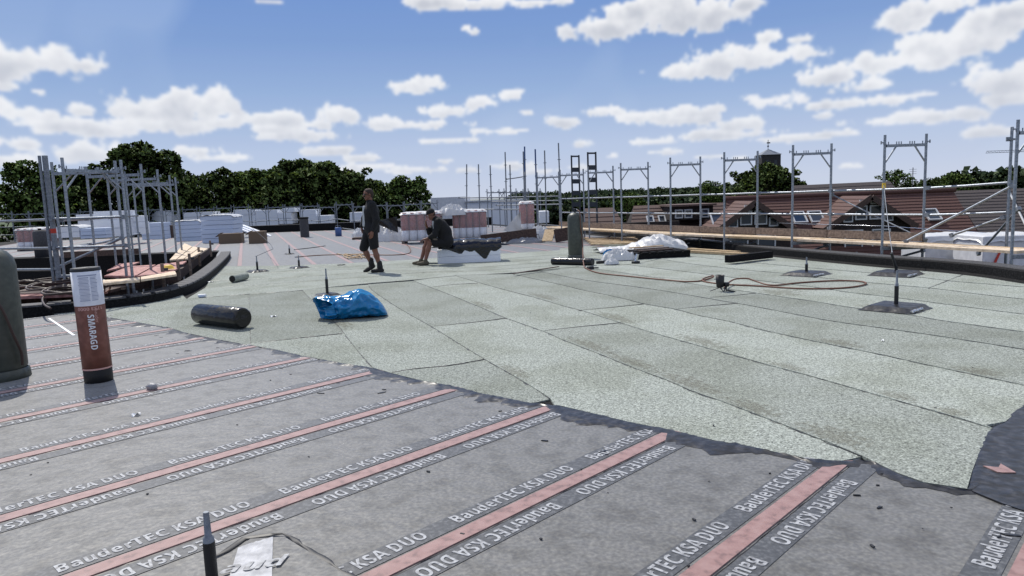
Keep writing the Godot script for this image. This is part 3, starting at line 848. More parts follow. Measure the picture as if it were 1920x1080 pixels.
func build_far_setting() -> void:
	var st := mb()
	quad(st, Vector3(-2500, -9, 60), Vector3(2500, -9, 60), Vector3(2500, -9, -2600), Vector3(-2500, -9, -2600))
	struct("ground", st, M.ground)
	st = mb()
	prism(st, PackedVector2Array([Vector2(-70, -52), Vector2(-3, -50), Vector2(-1, -80), Vector2(-70, -80)]), -9.0, -0.75)
	struct("far_roof", st, M.bitumen)
	st = mb()
	prism(st, PackedVector2Array([Vector2(-2, -36.4), Vector2(3, -36.4), Vector2(9, -62), Vector2(-2, -62)]), -9.0, -1.1)
	struct("rear_roof", st, M.bitumen)
	# long low hills on the horizon
	st = mb()
	sheet_grid(st, 60, 6, func(u: float, v: float) -> Vector3:
		var x := lerpf(-900, 1100, u)
		var h := 9.0 * sin(v * PI) * (0.75 + 0.5 * sin(u * 9.0) * sin(u * 23.0 + 1.0))
		return Vector3(x, -9.1 + h, -430 - v * 500))
	struct("hills", st, M.hill)
	rng.seed = 400
	var clump := leaf_mesh([[Vector3.ZERO, Vector3(4.5, 4.0, 4.5)]], 150, 1.7, 31, 0.6)
	var spots := []
	for i in 900:
		var z := -rng.randf_range(230, 620)
		var px := rng.randf_range(960, 1460)
		var x := (px - 960.0) / F * -z * 1.02
		spots.append([Vector3(x, -6.0 + (-z - 230) * 0.0135 + rng.randf_range(0, 2.5), z), rng.randf_range(0.7, 1.25)])
	make_wood("far_wood", "dense dark green wood covering the low hill on the horizon", clump, spots)
	spots = []
	rng.seed = 401
	for i in 320:
		var z := -rng.randf_range(120, 200)
		var px := rng.randf_range(1730, 2150)
		var x := (px - 960.0) / F * -z
		var tall := 1.2 + 0.8 * sin(px * 0.021) + 1.0 * clampf((px - 1740) / 120.0, 0, 1)
		spots.append([Vector3(x, rng.randf_range(-7.5, -1.2 + tall), z), rng.randf_range(0.5, 0.85)])
	make_wood("near_wood", "dark green belt of trees behind the grey brown roof", clump, spots)

func make_wood(called: String, label: String, mesh: Mesh, spots: Array) -> void:
	var mm := MultiMesh.new()
	mm.transform_format = MultiMesh.TRANSFORM_3D
	mm.mesh = mesh
	mm.instance_count = spots.size()
	for i in spots.size():
		mm.set_instance_transform(i, Transform3D(Basis(Vector3.UP, i * 2.4) * spots[i][1], spots[i][0]))
	var o := MultiMeshInstance3D.new()
	o.name = called; o.multimesh = mm; o.material_override = M.wood_far
	add_child(o)
	tag(o, label, "wood")
	o.set_meta("kind", "stuff")

# ---------------------------------------------------------------- scaffolding
func make_frame(width: float, height: float, below: float, label: String, group: String, dull := false) -> Node3D:
	var f := thing("scaffold_portal", label, "scaffold frame", Vector3.ZERO, 0, group)
	var m: Material = M.steel_dull if dull else M.steel
	for x in [0.0, width]:
		var st := mb()
		tube(st, [Vector3(x, -below, 0), Vector3(x, height, 0)], 0.0245, 10)
		tube(st, [Vector3(x, height - 0.17, 0), Vector3(x, height - 0.16, 0)], 0.032, 10)
		obj("post", st, m, f)
		st = mb()
		box(st, Vector3(x + (0.045 if x > 0 else -0.045), height - 0.14, 0), Vector3(0.05, 0.02, 0.03))
		box(st, Vector3(x + (0.07 if x > 0 else -0.07), height - 0.14, 0), Vector3(0.012, 0.06, 0.03))
		obj("wedge_lock", st, m, f)
	var y := height - 0.2
	var st := mb()
	box(st, Vector3(width / 2, y, 0), Vector3(width - 0.05, 0.05, 0.055))
	obj("cross_bar", st, m, f)
	for x in [0.07, width * 0.34 - 0.045, width * 0.34, width * 0.34 + 0.045, width * 0.66 - 0.045, width * 0.66, width * 0.66 + 0.045, width - 0.07]:
		st = mb()
		tube(st, [Vector3(x, y + 0.02, 0), Vector3(x, y + 0.075, 0)], 0.0095, 6)
		obj("spigot", st, m, f)
	for s in [0, 1]:
		st = mb()
		var x0: float = 0.02 if s == 0 else width - 0.02
		var x1: float = width * 0.27 if s == 0 else width * 0.73
		tube(st, [Vector3(x0, y - 0.3, 0), Vector3(x1, y - 0.02, 0)], 0.016, 8)
		obj("knee_brace", st, m, f)
	return f
func rail(a: Vector3, b: Vector3, label: String, group := "", m: Material = null, r := 0.0215, called := "guard_rail", cat := "rail") -> void:
	var st := mb()
	tube(st, [a - a, (b - a) * 0.5 + Vector3.DOWN * 0.006, b - a], r, 8)
	var o := thing(called, label, cat, a, 0, group)
	obj("pipe", st, m if m else M.steel, o)
	for k in [0.012, 0.988]:
		st = mb()
		box(st, (b - a) * k, Vector3(0.06, 0.07, 0.06), Basis.looking_at((b - a).normalized(), Vector3.UP if absf((b - a).normalized().y) < 0.9 else Vector3.RIGHT))
		obj("coupler", st, M.steel_dull, o)

func build_right_scaffold() -> void:
	var lab := "galvanised scaffold frame with cross bar and knee braces standing beside the low parapet"
	var grp := "scaffold frames beside the low parapet"
	var f0 := make_frame(0.80, 2.0, 2.6, lab, grp)
	var px := [[1897, 470], [1654, 456], [1485, 447.5], [1358, 442], [1258, 438], [1166, 433.5], [1105, 430], [1053, 427.5], [1010, 425]]
	var inner := []
	for i in px.size():
		var p := gp(px[i][0], px[i][1], DECK)
		inner.append(p)
		var f := f0 if i == 0 else copy(f0)
		f.set_meta("label", "scaffold frame beside the low parapet, %s counted from the single post" % ORD[i])
		f.position = p
		f.rotation.y = deg_to_rad([-6, 4, -4, 0, 2, 0, 0, 2, 0][i])
	var post2 := gp(1887, 459, DECK)
	var st := mb()
	tube(st, [Vector3(0, -2.6, 0), Vector3(0, 1.97, 0)], 0.0245, 10)
	var sp := thing("scaffold_post", "single galvanised scaffold post standing where the diagonal braces meet", "scaffold post", post2)
	obj("pipe", st, M.steel, sp)
	st = mb()
	tube(st, [Vector3(0, 1.75, 0), Vector3(0, 1.78, 0)], 0.055, 8); box(st, Vector3(-0.06, 1.77, 0), Vector3(0.06, 0.07, 0.02))
	obj("rosette", st, M.steel_dull, sp)
	var w := Vector3(0.80, 0, 0)
	for i in inner.size() - 1:
		var a: Vector3 = inner[i] + w
		var b: Vector3 = inner[i + 1] + w
		if i == 0: a = post2
		var far := "far end of " if i > 5 else ""
		for h in [0.5, 1.0]:
			rail(a + Vector3(0.03, h + (0.05 if i == 0 else 0.0), 0), b + Vector3(0.03, h, 0), "%s guard rail beside the low parapet, %s bay from the single post" % [["lower", "upper"][0 if h < 0.8 else 1], ORD[i]], "%s guard rails beside the low parapet" % ["lower", "upper"][0 if h < 0.8 else 1])
		# planks of one bay
		var dk := thing("scaffold_deck", "pale plank scaffold deck outside the parapet, %s bay from the single post" % ORD[i], "scaffold deck", inner[i], 0, "scaffold deck bays outside the low parapet")
		for k in 3:
			var x := 0.04 + 0.14 + k * 0.255
			var pa := Vector3(x, -0.03 - 0.004 * k, -0.03)
			var pb: Vector3 = inner[i + 1] - inner[i] + Vector3(x, -0.03 - 0.004 * k, 0.03)
			st = mb()
			beam(st, pa, pb, 0.24, 0.045)
			obj("plank", st, [M.wood_pale, M.wood_pale, M.wood][(i + k) % 3], dk)
		st = mb()
		beam(st, Vector3(-0.02, -0.1, 0), w + Vector3(0.02, -0.1, 0), 0.05, 0.06)
		obj("transom", st, M.steel_dull, dk)
		if i > 0:
			st = mb()
			var ta: Vector3 = inner[i] + w + Vector3(-0.03, 0.085, -0.02)
			var tb: Vector3 = inner[i + 1] + w + Vector3(-0.03, 0.085, 0.02)
			beam(st, Vector3.ZERO, tb - ta, 0.03, 0.16)
			var tb_o := thing("toe_board", "weathered toe board along the scaffold deck, %s bay from the single post" % ORD[i], "toe board", ta, 0, "toe boards along the scaffold deck")
			obj("board", st, M.wood_grey, tb_o)
			st = mb()
			box(st, Vector3(0.02, 0.04, 0), Vector3(0.03, 0.2, 0.05))
			obj("end_hook", st, M.steel_dull, tb_o)
		# tubes below the deck
		rail(inner[i] + w + Vector3(0, -0.16, 0), inner[i + 1] + w + Vector3(0, -0.85, 0), "slanting brace tube below the scaffold deck, %s bay from the single post" % ORD[i], "brace tubes below the scaffold deck", M.steel_dull, 0.0215, "brace_tube", "brace")
		rail(inner[i] + w + Vector3(0, -0.5, 0), inner[i + 1] + w + Vector3(0, -0.5, 0), "horizontal tube below the scaffold deck, %s bay from the single post" % ORD[i], "horizontal tubes below the scaffold deck", M.steel_dull, 0.0215, "ledger_tube", "tube")
	rail(inner[1] + w * 0.6 + Vector3(0, 0.0, -.1), post2 + Vector3(0.03, 1.0, 0.06), "long galvanised brace rising from the deck planks to the single post", "", M.steel, 0.024, "diagonal_brace", "brace")
	rail(inner[1] + w + Vector3(0.25, 0.13, 0.4), post2 + Vector3(-0.03, 0.47, -0.05), "shallow galvanised brace with red tape below the long diagonal brace", "", M.steel, 0.0215, "diagonal_brace", "brace")
	rail(gp(1834, 476, 0.1), post2 + Vector3(0.4, 0.6, -0.3), "steep brace in front of the white wrapped stacks", "", M.steel_dull, 0.0215, "diagonal_brace", "brace")
	rail(inner[2] + w + Vector3(0.03, 0.93, 0), inner[1] + w + Vector3(0.03, 0.02, 0), "thin light tube slanting under the upper guard rail in front of the gables", "", M.steel_dull, 0.014, "diagonal_brace", "brace")
	# lower level seen through the tubes: ledgers of the scaffold's outer face in front of the houses
	for i in 7:
		var q: Vector3 = inner[i + 1] + Vector3(1.6 + 0.1 * i, -0.75, -0.6)
		st = mb()
		for k in 4:
			tube(st, [Vector3(0, -0.12 + k * 0.1, 0), Vector3(-1.3, -0.12 + k * 0.1, -1.6)], 0.012, 5)
		tube(st, [Vector3(0, -0.5, 0), Vector3(0, 0.35, 0)], 0.02, 6)
		tube(st, [Vector3(-0.5, -0.5, -.62), Vector3(-0.5, 0.35, -.62)], 0.02, 6)
		var o := thing("side_guard", "barred steel side guard below the deck, %s bay from the single post" % ORD[i + 1], "side guard", q, 0, "side guards below the scaffold deck")
		obj("bars", st, M.steel_dull, o)

func build_left_scaffold() -> void:
	var lab := "galvanised scaffold frame standing on the deck in the open roof well"
	var grp := "scaffold frames in the open roof well"
	var f0 := make_frame(1.15, 2.0, 1.2, lab, grp)
	var spots := [[248, 515, 184], [283, 503, 172], [311, 488.5, 176], [331, 474, 178], [341, 468.5, 182]]
	var pos := []
	for i in spots.size():
		var p := gp(spots[i][0], spots[i][1], DECK)
		pos.append(p)
		var f := f0 if i == 0 else copy(f0)
		f.set_meta("label", "scaffold frame on the roof well deck, %s counted from the thick post" % ORD[i])
		f.position = p
		f.rotation.y = deg_to_rad(spots[i][2])
	var fb := copy(f0, "scaffold frame right behind the standing brown roll, beside the thick post")
	fb.position = gp(237, 514, DECK)
	var p2 := gp(149, 527.5, DECK)
	fb.rotation.y = atan2(-(p2.z - fb.position.z), p2.x - fb.position.x)
	var p1 := gp(110, 520, DECK)
	for k in 2:
		var st := mb()
		tube(st, [Vector3(0, -2.0, 0), Vector3(0, 2.12, 0)], 0.045 if k == 0 else 0.0245, 12)
		var o := thing("scaffold_post", ["thick grey scaffold post with a red band beside the hose coils", "slim galvanised post touching the thick grey post with the red band"][k], "scaffold post", p1 + Vector3(-0.075 * k, 0, 0.03 * k))
		obj("pipe", st, M.steel_dull, o)
		if k == 0:
			st = mb()
			tube(st, [Vector3(0, 0.78, 0), Vector3(0, 0.86, 0)], 0.0465, 12, false)
			obj("red_band", st, M.redtape, o)
			st = mb(); box(st, Vector3(0.25, 0.02, 0.02), Vector3(0.5, 0.04, 0.12))
			obj("foot_plate", st, M.steel_dull, o)
	var far := gp(20, 505, DECK) + Vector3(-4, 0, 0)
	for h in [0.52, 1.02]:
		rail(far + Vector3(0, h, -0.3), p1 + Vector3(0, h, 0.03), "%s guard rail ending at the thick post with the red band" % ["lower", "upper"][0 if h < 0.8 else 1], "guard rails ending at the thick post")
		rail(p1 + Vector3(0, h + 0.01, 0.04), pos[0] + Vector3(0, h, 0.05), "%s guard rail across the near end of the roof well deck" % ["lower", "upper"][0 if h < 0.8 else 1], "guard rails across the near end of the deck")
	rail(p1 + Vector3(0, 0.18, 0), pos[0] + Vector3(-0.1, 0.66, 0), "tube sloping up across the near end of the roof well deck", "", M.steel, 0.024, "diagonal_brace", "brace")
	rail(far + Vector3(0, 0.12, -0.2), p1 + Vector3(0, 0.14, 0.03), "low tube just above the deck running to the thick post", "", M.steel, 0.024, "ledger_tube", "tube")
	for i in 4:
		var off := Vector3(-1.14, 0, 0)
		for h in [0.5, 1.0]:
			rail(pos[i] + off + Vector3(0, h, 0), pos[i + 1] + off + Vector3(0, h, 0), "%s rail on far side of well deck, %s bay from the thick post" % [["lower", "upper"][0 if h < 0.8 else 1], ORD[i]], "guard rails along the far side of the roof well deck")
	# decking
	var dk := thing("well_deck", "red plywood and yellow planks laid as deck in the open roof well", "deck", gp(290, 505, DECK))
	for q in [[195,517, 252,518, 292,496, 243,499], [256,518, 322,511, 350,489, 296,496], [200,507, 243,498, 262,491, 225,494]]:
		var pl := flat(gl(q, DECK - 0.03))
		for i in pl.size(): pl[i] -= Vector2(dk.position.x, dk.position.z)
		sheet("red_panel", pl, -0.06, -0.03, M.plyred, dk)
	for q in [[318,487, 330,486, 360,462, 346,456], [332,486, 344,485, 374,464, 362,462], [346,485, 356,484, 390,466, 376,464], [193,531, 262,525, 262,520, 193,525], [264,524, 331,514, 328,508, 264,519]]:
		var pl := flat(gl(q, DECK))
		for i in pl.size(): pl[i] -= Vector2(dk.position.x, dk.position.z)
		sheet("plank", pl, -0.035, 0.0, M.wood_pale, dk)
	# dark timbers under the deck edge
	for q in [[196,546, 330,520, "long dark timber on edge under the yellow front planks"], [196,537, 262,530, "short dark timber on edge behind the standing brown roll"], [330,520, 392,470, "dark timber on edge behind the short timber posts"], [120,478, 262,471, "dark timber on edge across the back of the roof well"]]:
		var a := gp(q[0], q[1], 0.12)
		var b := gp(q[2], q[3], 0.12)
		var st := mb()
		beam(st, Vector3.ZERO, b - a, 0.06, 0.2)
		var o := thing("edge_timber", q[4], "timber", a, 0, "dark timbers below the roof well deck")
		obj("board", st, M.wood_dark, o)
	for q in [[308,541], [337,532], [358,514], [375,497], [396,479]]:
		var st := mb()
		box(st, Vector3(0, 0.22, 0), Vector3(0.055, 0.5, 0.055))
		var o := thing("edge_post", "short weathered timber post between the deck and the upstand", "post", gp(q[0], q[1], 0.05), 0.3, "short timber posts inside the upstand")
		obj("stake", st, M.wood_grey, o)
		st = mb()
		box(st, Vector3(0.05, 0.36, 0.01), Vector3(0.1, 0.05, 0.02))
		obj("cleat", st, M.steel_dark, o)
	# timber lying at the left, under the coils
	var tb := thing("timber_platform", "low timber and red board platform under the hose coils", "platform", gp(95, 556, 0.14))
	for k in 4:
		var st := mb()
		box(st, Vector3(-0.1, 0.02, -0.42 * k), Vector3(1.9, 0.05, 0.36), Basis(Vector3.UP, 0.05))
		obj("board", st, [M.plyred, M.wood_dark, M.wood_grey, M.wood_dark][k], tb)
	for k in 3:
		var st := mb()
		box(st, Vector3(-0.8 + k * 0.75, -0.2, -0.6), Vector3(0.08, 0.4, 1.4))
		obj("bearer", st, M.wood_dark, tb)
	# floor and back wall of the well
	var st := mb()
	box(st, Vector3(-18, -3.2, -17), Vector3(30, 0.2, 20))
	struct("well_floor", st, M.concrete)

func build_far_scaffold() -> void:
	var grp := "scaffold frames on the far roof"
	var f0 := make_frame(0.9, 2.0, 1.0, "thin scaffold frame in the long row on the far roof below the trees", grp, true)
	var last := Vector3.ZERO
	for i in 26:
		var px := -10.0 + i * 32.0
		var z := 46.0 + 5.0 * sin(i * 0.2)
		var top := ap(px, 376 + (960 - px) * 0.030 - 6 + rng.randf_range(-3, 3), z)
		var f := f0 if i == 0 else copy(f0)
		f.position = Vector3(top.x, top.y - 2.0, top.z)
		f.rotation.y = 0.3
		if i > 0:
			for h in [0.5, 1.0]:
				rail(last + Vector3(0, h, 0), f.position + Vector3(0, h, 0), "thin guard rail in the long row on the far roof", "guard rails on the far roof", M.steel_dull, 0.024)
		last = f.position
	# the band of frames and rails behind the tall poles
	var f1 := make_frame(0.9, 1.7, 1.2, "scaffold frame behind the tall poles in front of the white wall", "scaffold frames behind the tall poles", true)
	for i in 4:
		var f := f1 if i == 0 else copy(f1)
		var t := ap(913 + i * 22.5, 354.5, 38)
		f.position = t - Vector3(0, 1.7, 0)
		f.rotation.y = -0.15
	for q in [[859, 371, 36, 1050, 368, 33], [857, 392, 34, 1008, 393, 30], [920, 378, 36, 1050, 376, 33], [930, 385, 36, 1055, 383, 31]]:
		rail(ap(q[0], q[1], q[2]), ap(q[3], q[4], q[5]), "long ledger tube tied to the tall poles", "ledger tubes tied to the tall poles", M.steel_dull, 0.026, "ledger_tube", "tube")
	rail(ap(949, 336, 32), ap(983, 331, 32), "short sloping tube high between two tall poles", "", M.steel_dull, 0.024, "ledger_tube", "tube")
	var poles := [[875, 308, 873, 398, 0], [897, 308, 899, 398, 0], [919, 310, 922, 398, 0], [947, 285, 950, 408, 0], [956, 309, 958, 398, 0], [981, 284, 984, 398, 0], [983.5, 275, 986, 398, 1], [1003.5, 280, 1008, 424, 1], [1021, 282, 1024, 400, 0], [1047, 268, 1053, 424, 0]]
	for i in poles.size():
		var q: Array = poles[i]
		var z := 33.0 - i * 0.35
		var b := ap(q[2], q[3], z)
		var t := ap(q[0], q[1], z)
		var o := thing("scaffold_pole", "tall scaffold pole with blue painted tip, %s counted from the ladder sections" % ORD[9 - i] if q[4] == 1 else "tall bare scaffold pole, %s counted from the ladder sections" % ORD[9 - i], "scaffold pole", b, 0, "poles with blue tips" if q[4] == 1 else "tall bare scaffold poles")
		var st := mb()
		var down := Vector3(0, -1.2, 0)
		tube(st, [down, t - b], 0.027, 8)
		obj("pipe", st, M.steel_dull, o)
		for k in [0.3, 0.55, 0.8]:
			st = mb()
			var c := (t - b) * float(k)
			tube(st, [c, c + Vector3(0, 0.02, 0)], 0.07, 8)
			obj("rosette", st, M.steel_dull, o)
		if q[4] == 1:
			st = mb()
			tube(st, [(t - b) * 0.62, (t - b) * 1.002], 0.031, 8)
			obj("blue_tip", st, M.steel_blue, o)
	# two upright stair sections
	var lad := [[1079, 291, 400, 33.0, 8.0], [1110, 285, 404, 31.0, 8.5]]
	for i in 2:
		var q: Array = lad[i]
		var t := ap(q[0], q[1], q[3])
		var b := ap(q[0] + 2, q[2], q[3])
		var hw: float = q[4] / F * q[3]
		var hh := t.y - b.y
		var o := thing("ladder_section", ["dark ladder section with broad treads standing upright, the shorter", "dark ladder section with broad treads standing upright, the taller"][i], "ladder", b)
		for s in [-1, 1]:
			var st := mb()
			box(st, Vector3(s * hw * 0.86, hh / 2 - 0.5, 0), Vector3(0.07, hh + 1.0, 0.05))
			obj("stile", st, M.steel_dark, o)
		for k in 5:
			var st := mb()
			box(st, Vector3(0, hh - 0.05 - k * 0.52 - (0.0 if k == 0 else 0.08), 0), Vector3(hw * 1.7, 0.07 if k == 0 else 0.2, 0.06), Basis(Vector3.FORWARD, 0.03))
			obj("tread", st, M.steel_dark, o)

# ---------------------------------------------------------------- houses
func courses(st: SurfaceTool, ta: Vector3, tb: Vector3, ba: Vector3, bb_: Vector3, n: int) -> void:
	st.set_smooth_group(-1)
	var nn := (tb - ta).cross(ba - ta).normalized()
	if nn.y < 0: nn = -nn
	for i in n:
		var u0 := float(i) / n
		var u1 := float(i + 1) / n
		var a := ta.lerp(ba, u0)
		var b := tb.lerp(bb_, u0)
		var c := tb.lerp(bb_, u1) + nn * 0.025
		var d := ta.lerp(ba, u1) + nn * 0.025
		quad(st, a, b, c, d)
		quad(st, d, c, tb.lerp(bb_, u1), ta.lerp(ba, u1))
func slab_roof(parent: Node, called: String, ta: Vector3, tb: Vector3, ba: Vector3, bb_: Vector3, n: int, m: Material) -> MeshInstance3D:
	var st := mb()
	courses(st, ta, tb, ba, bb_, n)
	return obj(called, st, m, parent)
func window(parent: Node, c: Vector3, right: Vector3, up: Vector3, w: float, h: float, m: Material, called := "window", proud := 0.03) -> void:
	var nn := right.cross(up).normalized()
	var b := Basis(right, up, nn)
	var st := mb()
	var e := 0.055
	box(st, c + up * (h / 2 - e / 2) + nn * proud, Vector3(w, e, 0.08), b); box(st, c - up * (h / 2 - e / 2) + nn * proud, Vector3(w, e, 0.08), b)
	box(st, c + right * (w / 2 - e / 2) + nn * proud, Vector3(e, h - 2 * e, 0.08), b); box(st, c - right * (w / 2 - e / 2) + nn * proud, Vector3(e, h - 2 * e, 0.08), b)
	var f := obj(called, st, M.pvc, parent)
	st = mb()
	box(st, c + nn * (proud - 0.02), Vector3(w - 2 * e, h - 2 * e, 0.02), b)
	obj("pane", st, m, f)
func gable(parent: Node3D, peak: Vector3, half: float, drop: float, back: Vector3, m: Material, lights: Array) -> void:   # cross gable facing the camera; coordinates relative to parent
	var l := peak + Vector3(-half, -drop, 0)
	var r := peak + Vector3(half, -drop, 0)
	var fwd := Vector3(0, 0, 0.35)
	var st := mb()
	courses(st, peak + fwd, peak + back, l + fwd, l + back, 9)
	courses(st, peak + fwd, peak + back, r + fwd, r + back, 9)
	obj("gable_roof", st, m, parent)
	st = mb()
	tri(st, peak + Vector3(0, -0.12, 0), r + Vector3(-0.1, 0, 0), l + Vector3(0.1, 0, 0))
	quad(st, l + Vector3(0.1, 0, 0), r + Vector3(-0.1, 0, 0), r + Vector3(-0.1, -2.6, 0), l + Vector3(0.1, -2.6, 0))
	obj("gable_wall", st, M.wall_dark, parent)
	for s in [l, r]:
		st = mb()
		beam(st, peak + fwd + Vector3(0, -0.06, 0.03), s + fwd + Vector3(0, -0.06, 0.03), 0.06, 0.24)
		obj("barge_board", st, M.wood_dark, parent)
	for q in lights:   # x, y relative to peak, w, h, kind
		window(parent, peak + Vector3(q[0], q[1], 0.02), Vector3.RIGHT, Vector3.UP, q[2], q[3], M.glass_sky if q[4] == 1 else M.glass)

func build_houses() -> void:
	# long house with two cross gables
	var z := 34.0
	var ra := ap(1362, 374, z)
	var rb := ap(1787, 358, z)
	var h := thing("gabled_house", "long house with red brown tiled roof, two glazed gables and roof windows", "house", Vector3((ra.x + rb.x) / 2, -9, -z - 4))
	var o := h.position
	var A := ra - o
	var B := Vector3(rb.x, ra.y, rb.z) - o
	var run := 4.2
	var dr := 3.5
	slab_roof(h, "roof_slope", A, B, A + Vector3(-1.5, -dr, run), B + Vector3(-0.35, -dr, run), 26, M.tile)
	slab_roof(h, "roof_slope", A, B, A + Vector3(0, -dr, -run), B + Vector3(0, -dr, -run), 10, M.tile)
	var st := mb()
	tube(st, [A + Vector3(-.1, 0.05, 0), B + Vector3(.1, 0.05, 0)], 0.11, 6)
	obj("ridge", st, M.tile, h)
	st = mb()
	var y0 := 0.0
	box(st, Vector3((A.x + B.x) / 2, (A.y - dr) / 2, 4.0 - 3.9), Vector3(B.x - A.x - 0.6, A.y - dr + 0.6, run * 2 - 1.0))
	obj("wall", st, M.wall_dark, h)
	st = mb()
	tri(st, B + Vector3(-0.3, -0.1, 0), B + Vector3(-0.3, -dr, run - 0.2), B + Vector3(-0.3, -dr, -run + 0.2)); tri(st, A + Vector3(0.3, -0.1, 0), A + Vector3(0.3, -dr, run - 0.2), A + Vector3(0.3, -dr, -run + 0.2))
	obj("end_gable", st, M.wall_dark, h)
	for q in [[1411, 377, 1.75, 1.25], [1627, 367, 2.0, 1.35]]:
		var pk := ap(q[0], q[1], z - 2.6) - o
		gable(h, pk, q[2], q[3], Vector3(0, 0, -2.4), M.tile, [[-0.30, -0.72, 0.52, 0.62, 0], [0.34, -0.72, 0.55, 0.62, 1], [-0.86, -0.92, 0.42, 0.4, 0], [0.90, -0.92, 0.4, 0.4, 1], [-0.22, -0.26, 0.3, 0.2, 0], [0.24, -0.26, 0.3, 0.2, 0], [-0.6, -1.9, 0.8, 0.9, 0], [0.6, -1.9, 0.8, 0.9, 0]])
	var sl := Vector3(0, -dr, run).normalized()
	for q in [[1346, 400], [1498, 396], [1530, 395], [1748, 390]]:
		var k: float = (q[1] - (374 - (q[0] - 1362) * 0.0368)) / 26.0
		var c := ap(q[0], q[1], z - 0.9 * k - 0.3)
		var rel := c - o
		var tt := (rel.z - A.z) / run
		rel.y = A.y - dr * tt + 0.09
		window(h, rel, Vector3.RIGHT, -sl, 0.62, 0.75, M.glass_sky if q[0] != 1498 else M.glass, "roof_window", 0.05)
	# the lower house to its left
	z = 37.0
	ra = ap(1188, 386, z); rb = ap(1372, 377, z)
	h = thing("tiled_house", "house with brown tiled roof, flat dormer of three windows and small roof windows", "house", Vector3((ra.x + rb.x) / 2, -9, -z - 4))
	o = h.position
	A = ra - o; B = Vector3(rb.x, ra.y, rb.z) - o
	slab_roof(h, "roof_slope", A, B, A + Vector3(-1.0, -2.6, 3.2), B + Vector3(0, -2.6, 3.2), 16, M.tile_b)
	slab_roof(h, "roof_slope", A, B, A + Vector3(-0.6, -2.6, -3.2), B + Vector3(0, -2.6, -3.2), 8, M.tile_b)
	st = mb()
	box(st, Vector3((A.x + B.x) / 2 - 0.3, (A.y - 2.6) / 2, 0.2), Vector3(B.x - A.x + 0.6, A.y - 2.6 + 0.3, 5.6)); obj("wall", st, M.wall_dark, h)
	st = mb()
	tri(st, A + Vector3(-0.02, -0.08, 0), A + Vector3(-0.98, -2.6, 3.1), A + Vector3(-0.6, -2.6, -3.1)); obj("end_gable", st, M.wall_dark, h)
	var dc := ap(1297, 397, z - 2.2) - o
	st = mb(); box(st, dc + Vector3(0, -0.05, -1.0), Vector3(2.0, 0.65, 2.2)); obj("dormer", st, M.wall_dark, h)
	st = mb(); box(st, dc + Vector3(0, 0.32, -0.9), Vector3(2.2, 0.09, 2.5)); obj("dormer_roof", st, M.tile_b, h)
	for x in [-0.65, -0.2, 0.6]: window(h, dc + Vector3(x, -0.08, 0.1), Vector3.RIGHT, Vector3.UP, 0.38, 0.42, M.glass)
	sl = Vector3(0, -2.6, 3.2).normalized()
	for q in [[1219, 402], [1241, 402]]:
		var rel := ap(q[0], q[1], z - 1.0) - o
		rel.y = A.y - 2.6 * (rel.z - A.z) / 3.2 + 0.09
		window(h, rel, Vector3.RIGHT, -sl, 0.36, 0.5, M.glass_sky, "roof_window", 0.05)
	st = mb()
	box(st, ap(1160, 412, z - 3.4) - o + Vector3(1.2, -0.6, 0), Vector3(3.2, 0.9, 0.3)); obj("dark_bay", st, M.wall_dark, h)
	# small wing further left
	ra = ap(1096, 391, 40.0); rb = ap(1150, 389, 40.0)
	h = thing("tiled_house", "small brown tiled wing showing left of the house with the flat dormer", "house", Vector3((ra.x + rb.x) / 2, -9, -44))
	o = h.position
	A = ra - o; B = Vector3(rb.x, ra.y, rb.z) - o
	slab_roof(h, "roof_slope", A, B, A + Vector3(-0.5, -2.4, 3.0), B + Vector3(1.1, -2.4, 3.0), 10, M.tile_b)
	slab_roof(h, "roof_slope", A, B, A + Vector3(-0.5, -2.4, -3.0), B + Vector3(0.6, -2.4, -3.0), 8, M.tile_b)
	st = mb(); box(st, Vector3(0, (A.y - 2.4) / 2, 4.0), Vector3(B.x - A.x + 0.9, A.y - 2.4 + 0.2, 5.4)); obj("wall", st, M.wall_dark, h)
	# grey brown roof on the right
	z = 42.0
	ra = ap(1786, 358, z); rb = ap(2010, 349, z)
	h = thing("tiled_house", "house with dull grey brown tiled roof beyond the single scaffold post", "house", Vector3((ra.x + rb.x) / 2, -9, -z - 4))
	o = h.position
	A = ra - o; B = Vector3(rb.x, ra.y, rb.z) - o
	slab_roof(h, "roof_slope", A, B, A + Vector3(-0.2, -3.0, 3.6), B + Vector3(0, -3.0, 3.6), 18, M.tile_grey)
	slab_roof(h, "roof_slope", A, B, A + Vector3(0, -3.0, -3.6), B + Vector3(0, -3.0, -3.6), 8, M.tile_grey)
	st = mb(); box(st, Vector3(0, (A.y - 3.0) / 2, 4.0), Vector3(B.x - A.x - 0.4, A.y - 3.0 + 0.3, 6.4)); obj("wall", st, M.wall_dark, h)
	st = mb(); tube(st, [A + Vector3(3.1, -0.2, 0.32), A + Vector3(2.4, -2.6, 3.2)], 0.06, 6); obj("ridge", st, M.pvc, h)
	for x in [-1.6, 0.4, 2.2]: window(h, Vector3(x, A.y - 3.6, 7.25), Vector3.RIGHT, Vector3.UP, 0.9, 0.9, M.glass)
	# broad roof behind
	z = 62.0
	ra = ap(1486, 348, z); rb = ap(1668, 339.5, z)
	h = thing("tiled_house", "broad weathered grey roof rising behind the long gabled house", "house", Vector3((ra.x + rb.x) / 2, -9, -z - 4))
	o = h.position
	A = ra - o; B = Vector3(rb.x, rb.y, rb.z) - o
	slab_roof(h, "roof_slope", A, B, A + Vector3(-2.0, -4.2, 5), B + Vector3(1, -4.2, 5), 14, M.tile_grey)
	slab_roof(h, "roof_slope", A, B, A + Vector3(-2.0, -4.2, -5), B + Vector3(1, -4.2, -5), 8, M.tile_grey)
